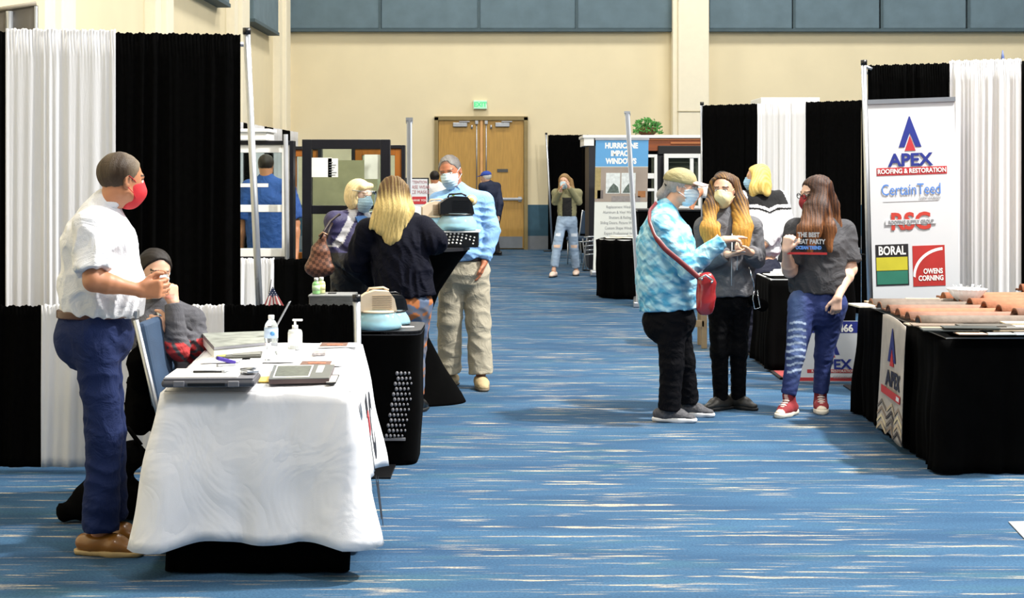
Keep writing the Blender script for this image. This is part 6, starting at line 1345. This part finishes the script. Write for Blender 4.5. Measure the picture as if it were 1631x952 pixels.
# 13 dark T-shirt woman
def jn(loc):
    kn = loc['kn']
    def f(v):
        c = np.tile(lin('1f2f66'), (len(v), 1)); k = kn['R']; m = (v[:, 0] < k[0]+.04) & (v[:, 1] < k[1]+.02) & (v[:, 2] > k[2]-.12); w_ = np.clip(1-np.abs(v[:, 0]-k[0]+.0)/.08, 0, 1)*np.clip((v[:, 2]-k[2]+.25)/.3, 0, 1)
        c = c*(1-.5*w_[:, None])+np.array(lin('6a84b0'))*.5*w_[:, None]
        for i in range(8):
            z = k[2]-.1+i*.045; mm = (np.abs(v[:, 2]-z-.01*np.sin(v[:, 0]*40)) < .0075) & (v[:, 1] < k[1]+.01) & (np.abs(v[:, 0]-k[0]) < .065); c[mm] = lin('a4b4cc')
        return c
    return f
r, I = person(dict(d=10.6, face=-22, hy=-68, hp=6, h=.006, ch=.0075, w=1.14, u=.97, skin='pale', seed=71,
    head=(1298, 310, 0), neck=(1306, 350, .02), pel=(1300, 478, 0), hs=1.02, shR=(1268, 366, -.02), shL=(1344, 368, .06), aw=1.32,
    armR=((1258, 430, -.05), (1252, 398, -.22)), armL=((1353, 428, .0), (1334, 474, -.16)), handR=dict(d=(.2, -.2, 1), n=(.5, .8, 0), s=(1, 0, .2), curl=(60, 70, 40)), handL=dict(d=(-.12, 0, -1), n=(-.3, 1, 0), s=(-1, -.3, 0), curl=(35, 45, 30)),
    hipR=(1280, 485, -.02), hipL=(1324, 485, .02), legR=((1267, 565, -.1), (1256, 628, -.12)), legL=((1312, 565, .05), (1307, 626, .05)), toeR=-35, toeL=-8,
    top=dict(name='t_shirt', mat=F_('tee_charcoal', '38383c'), hem=(1303, 467, 0), sleeve=.42, e=.025, sw=1.35, famp=.008, ff=34, hw=.178, bust=1, w=1.1),
    bot=dict(name='jeans', mat=mat('jeans_blue', 'fff', .8, attr=True, bump=.3, wr=.15), colf=jn, e=.012, cuff=.045, rise=.085, tw=1.12, famp=.004), shoe=dict(mat=mat('canvas_red', 'fff', .8, attr=True, bump=.3), colf=lambda g, fd: (lambda v: np.where((((v-g)@fd) > .125)[:, None], lin('d8ccb8'), np.where((np.abs((v-g)@np.cross(fd, UP)) < .014)[:, None] & (v[:, 2] > .07)[:, None], lin('c8a8a0'), lin('86242a')))), smat=mat('sole_cream', 'e8e0cc', .6), high=.15, len=.27, sole=.034, lace=mat('lace_white', 'f0ece4', .7)),
    mask=mat('mask_maroon', '8c1c24', .7), pleat=False, brow='2c1a10', haircol=('2e1a12', '7a4c28'), hair=dict(thick=.013, long=1, grad=(-.05, .25), amp=.0022, fq=300, strands=[
        dict(p=[(1308, 298, .02), (1318, 330, .02), (1328, 360, .0), (1330, 385, -.06)], r=(.08, .075, .05, .02)), dict(p=[(1302, 300, -.05), (1300, 335, -.12), (1296, 365, -.2), (1290, 402, -.22)], r=(.07, .075, .05, .02)), dict(p=[(1310, 330, -.08), (1318, 365, -.16), (1322, 398, -.2)], r=(.06, .05, .02)), dict(p=[(1288, 330, -.12), (1278, 365, -.2), (1270, 385, -.22)], r=(.03, .03, .012))])),
    'woman with long dark hair, dark printed T-shirt, ripped jeans and red sneakers')
fr = Fr(P(1288, 380, 10.345), unit(V(1, -.25, 0)), UP)
for s_, sz, b, m_ in (('THE BEST', .042, .025, M_lgrey), ('GREAT PARTY', .042, -.02, M_lgrey), ('OCEAN TREND', .03, -.06, mat('print_blue', '5a8cd8', .6))): text(s_, sz, fr, 0, b, m_, r, name='shirt_print', bold=.002, c=.012, sx=.8)
f = MB(); f.poly([(-.14, -.105), (.12, -.105), (.12, -.09), (-.14, -.09)], fr, .01, .013); obj('shirt_stripe', f, M_dred, r)
T = I['T']; f = MB()
for sg in (-1, 1):
    f.tube([T(sg*.033+.022*cos(a), .105, .003+.018*sin(a)) for a in np.linspace(0, 2*pi, 13)], .0028, 6); f.tube([T(sg*.056, .1, .008), T(sg*.08, .0, .01)], .0028, 6)
f.tube([T(-.011, .107, .006), T(.011, .107, .006)], .0028, 6); obj('glasses', f, M_blkpl, r)
# 14 partly hidden person
person(dict(d=18.0, face=-70, hy=-70, hp=20, h=.012, ch=.014, w=1.0, u=.95, skin='tan', seed=81, head=(1150, 290, 0), neck=(1142, 306, 0), pel=(1150, 395, 0), shR=(1130, 306, -.1), shL=(1140, 306, .2), armR=((1114, 305, -.15), (1106, 320, -.2)), armL=((1130, 345, .1), (1128, 370, .1)),
    legR=((1148, 440, 0), (1150, 488, 0)), legL=((1154, 440, .1), (1156, 486, .15)), top=dict(mat=F_('tee_white', 'eceae6'), sleeve=.4, e=.03), bot=dict(mat=F_('trousers_grey', '3a3c44')), shoe=dict(mat=mat('leather_black', '0c0c0c'), smat=mat('sole_black', '161616')),
    haircol=('2a2018',), hair=dict(thick=.012)), 'person in white T-shirt reaching out, almost hidden behind the yellow-masked woman')
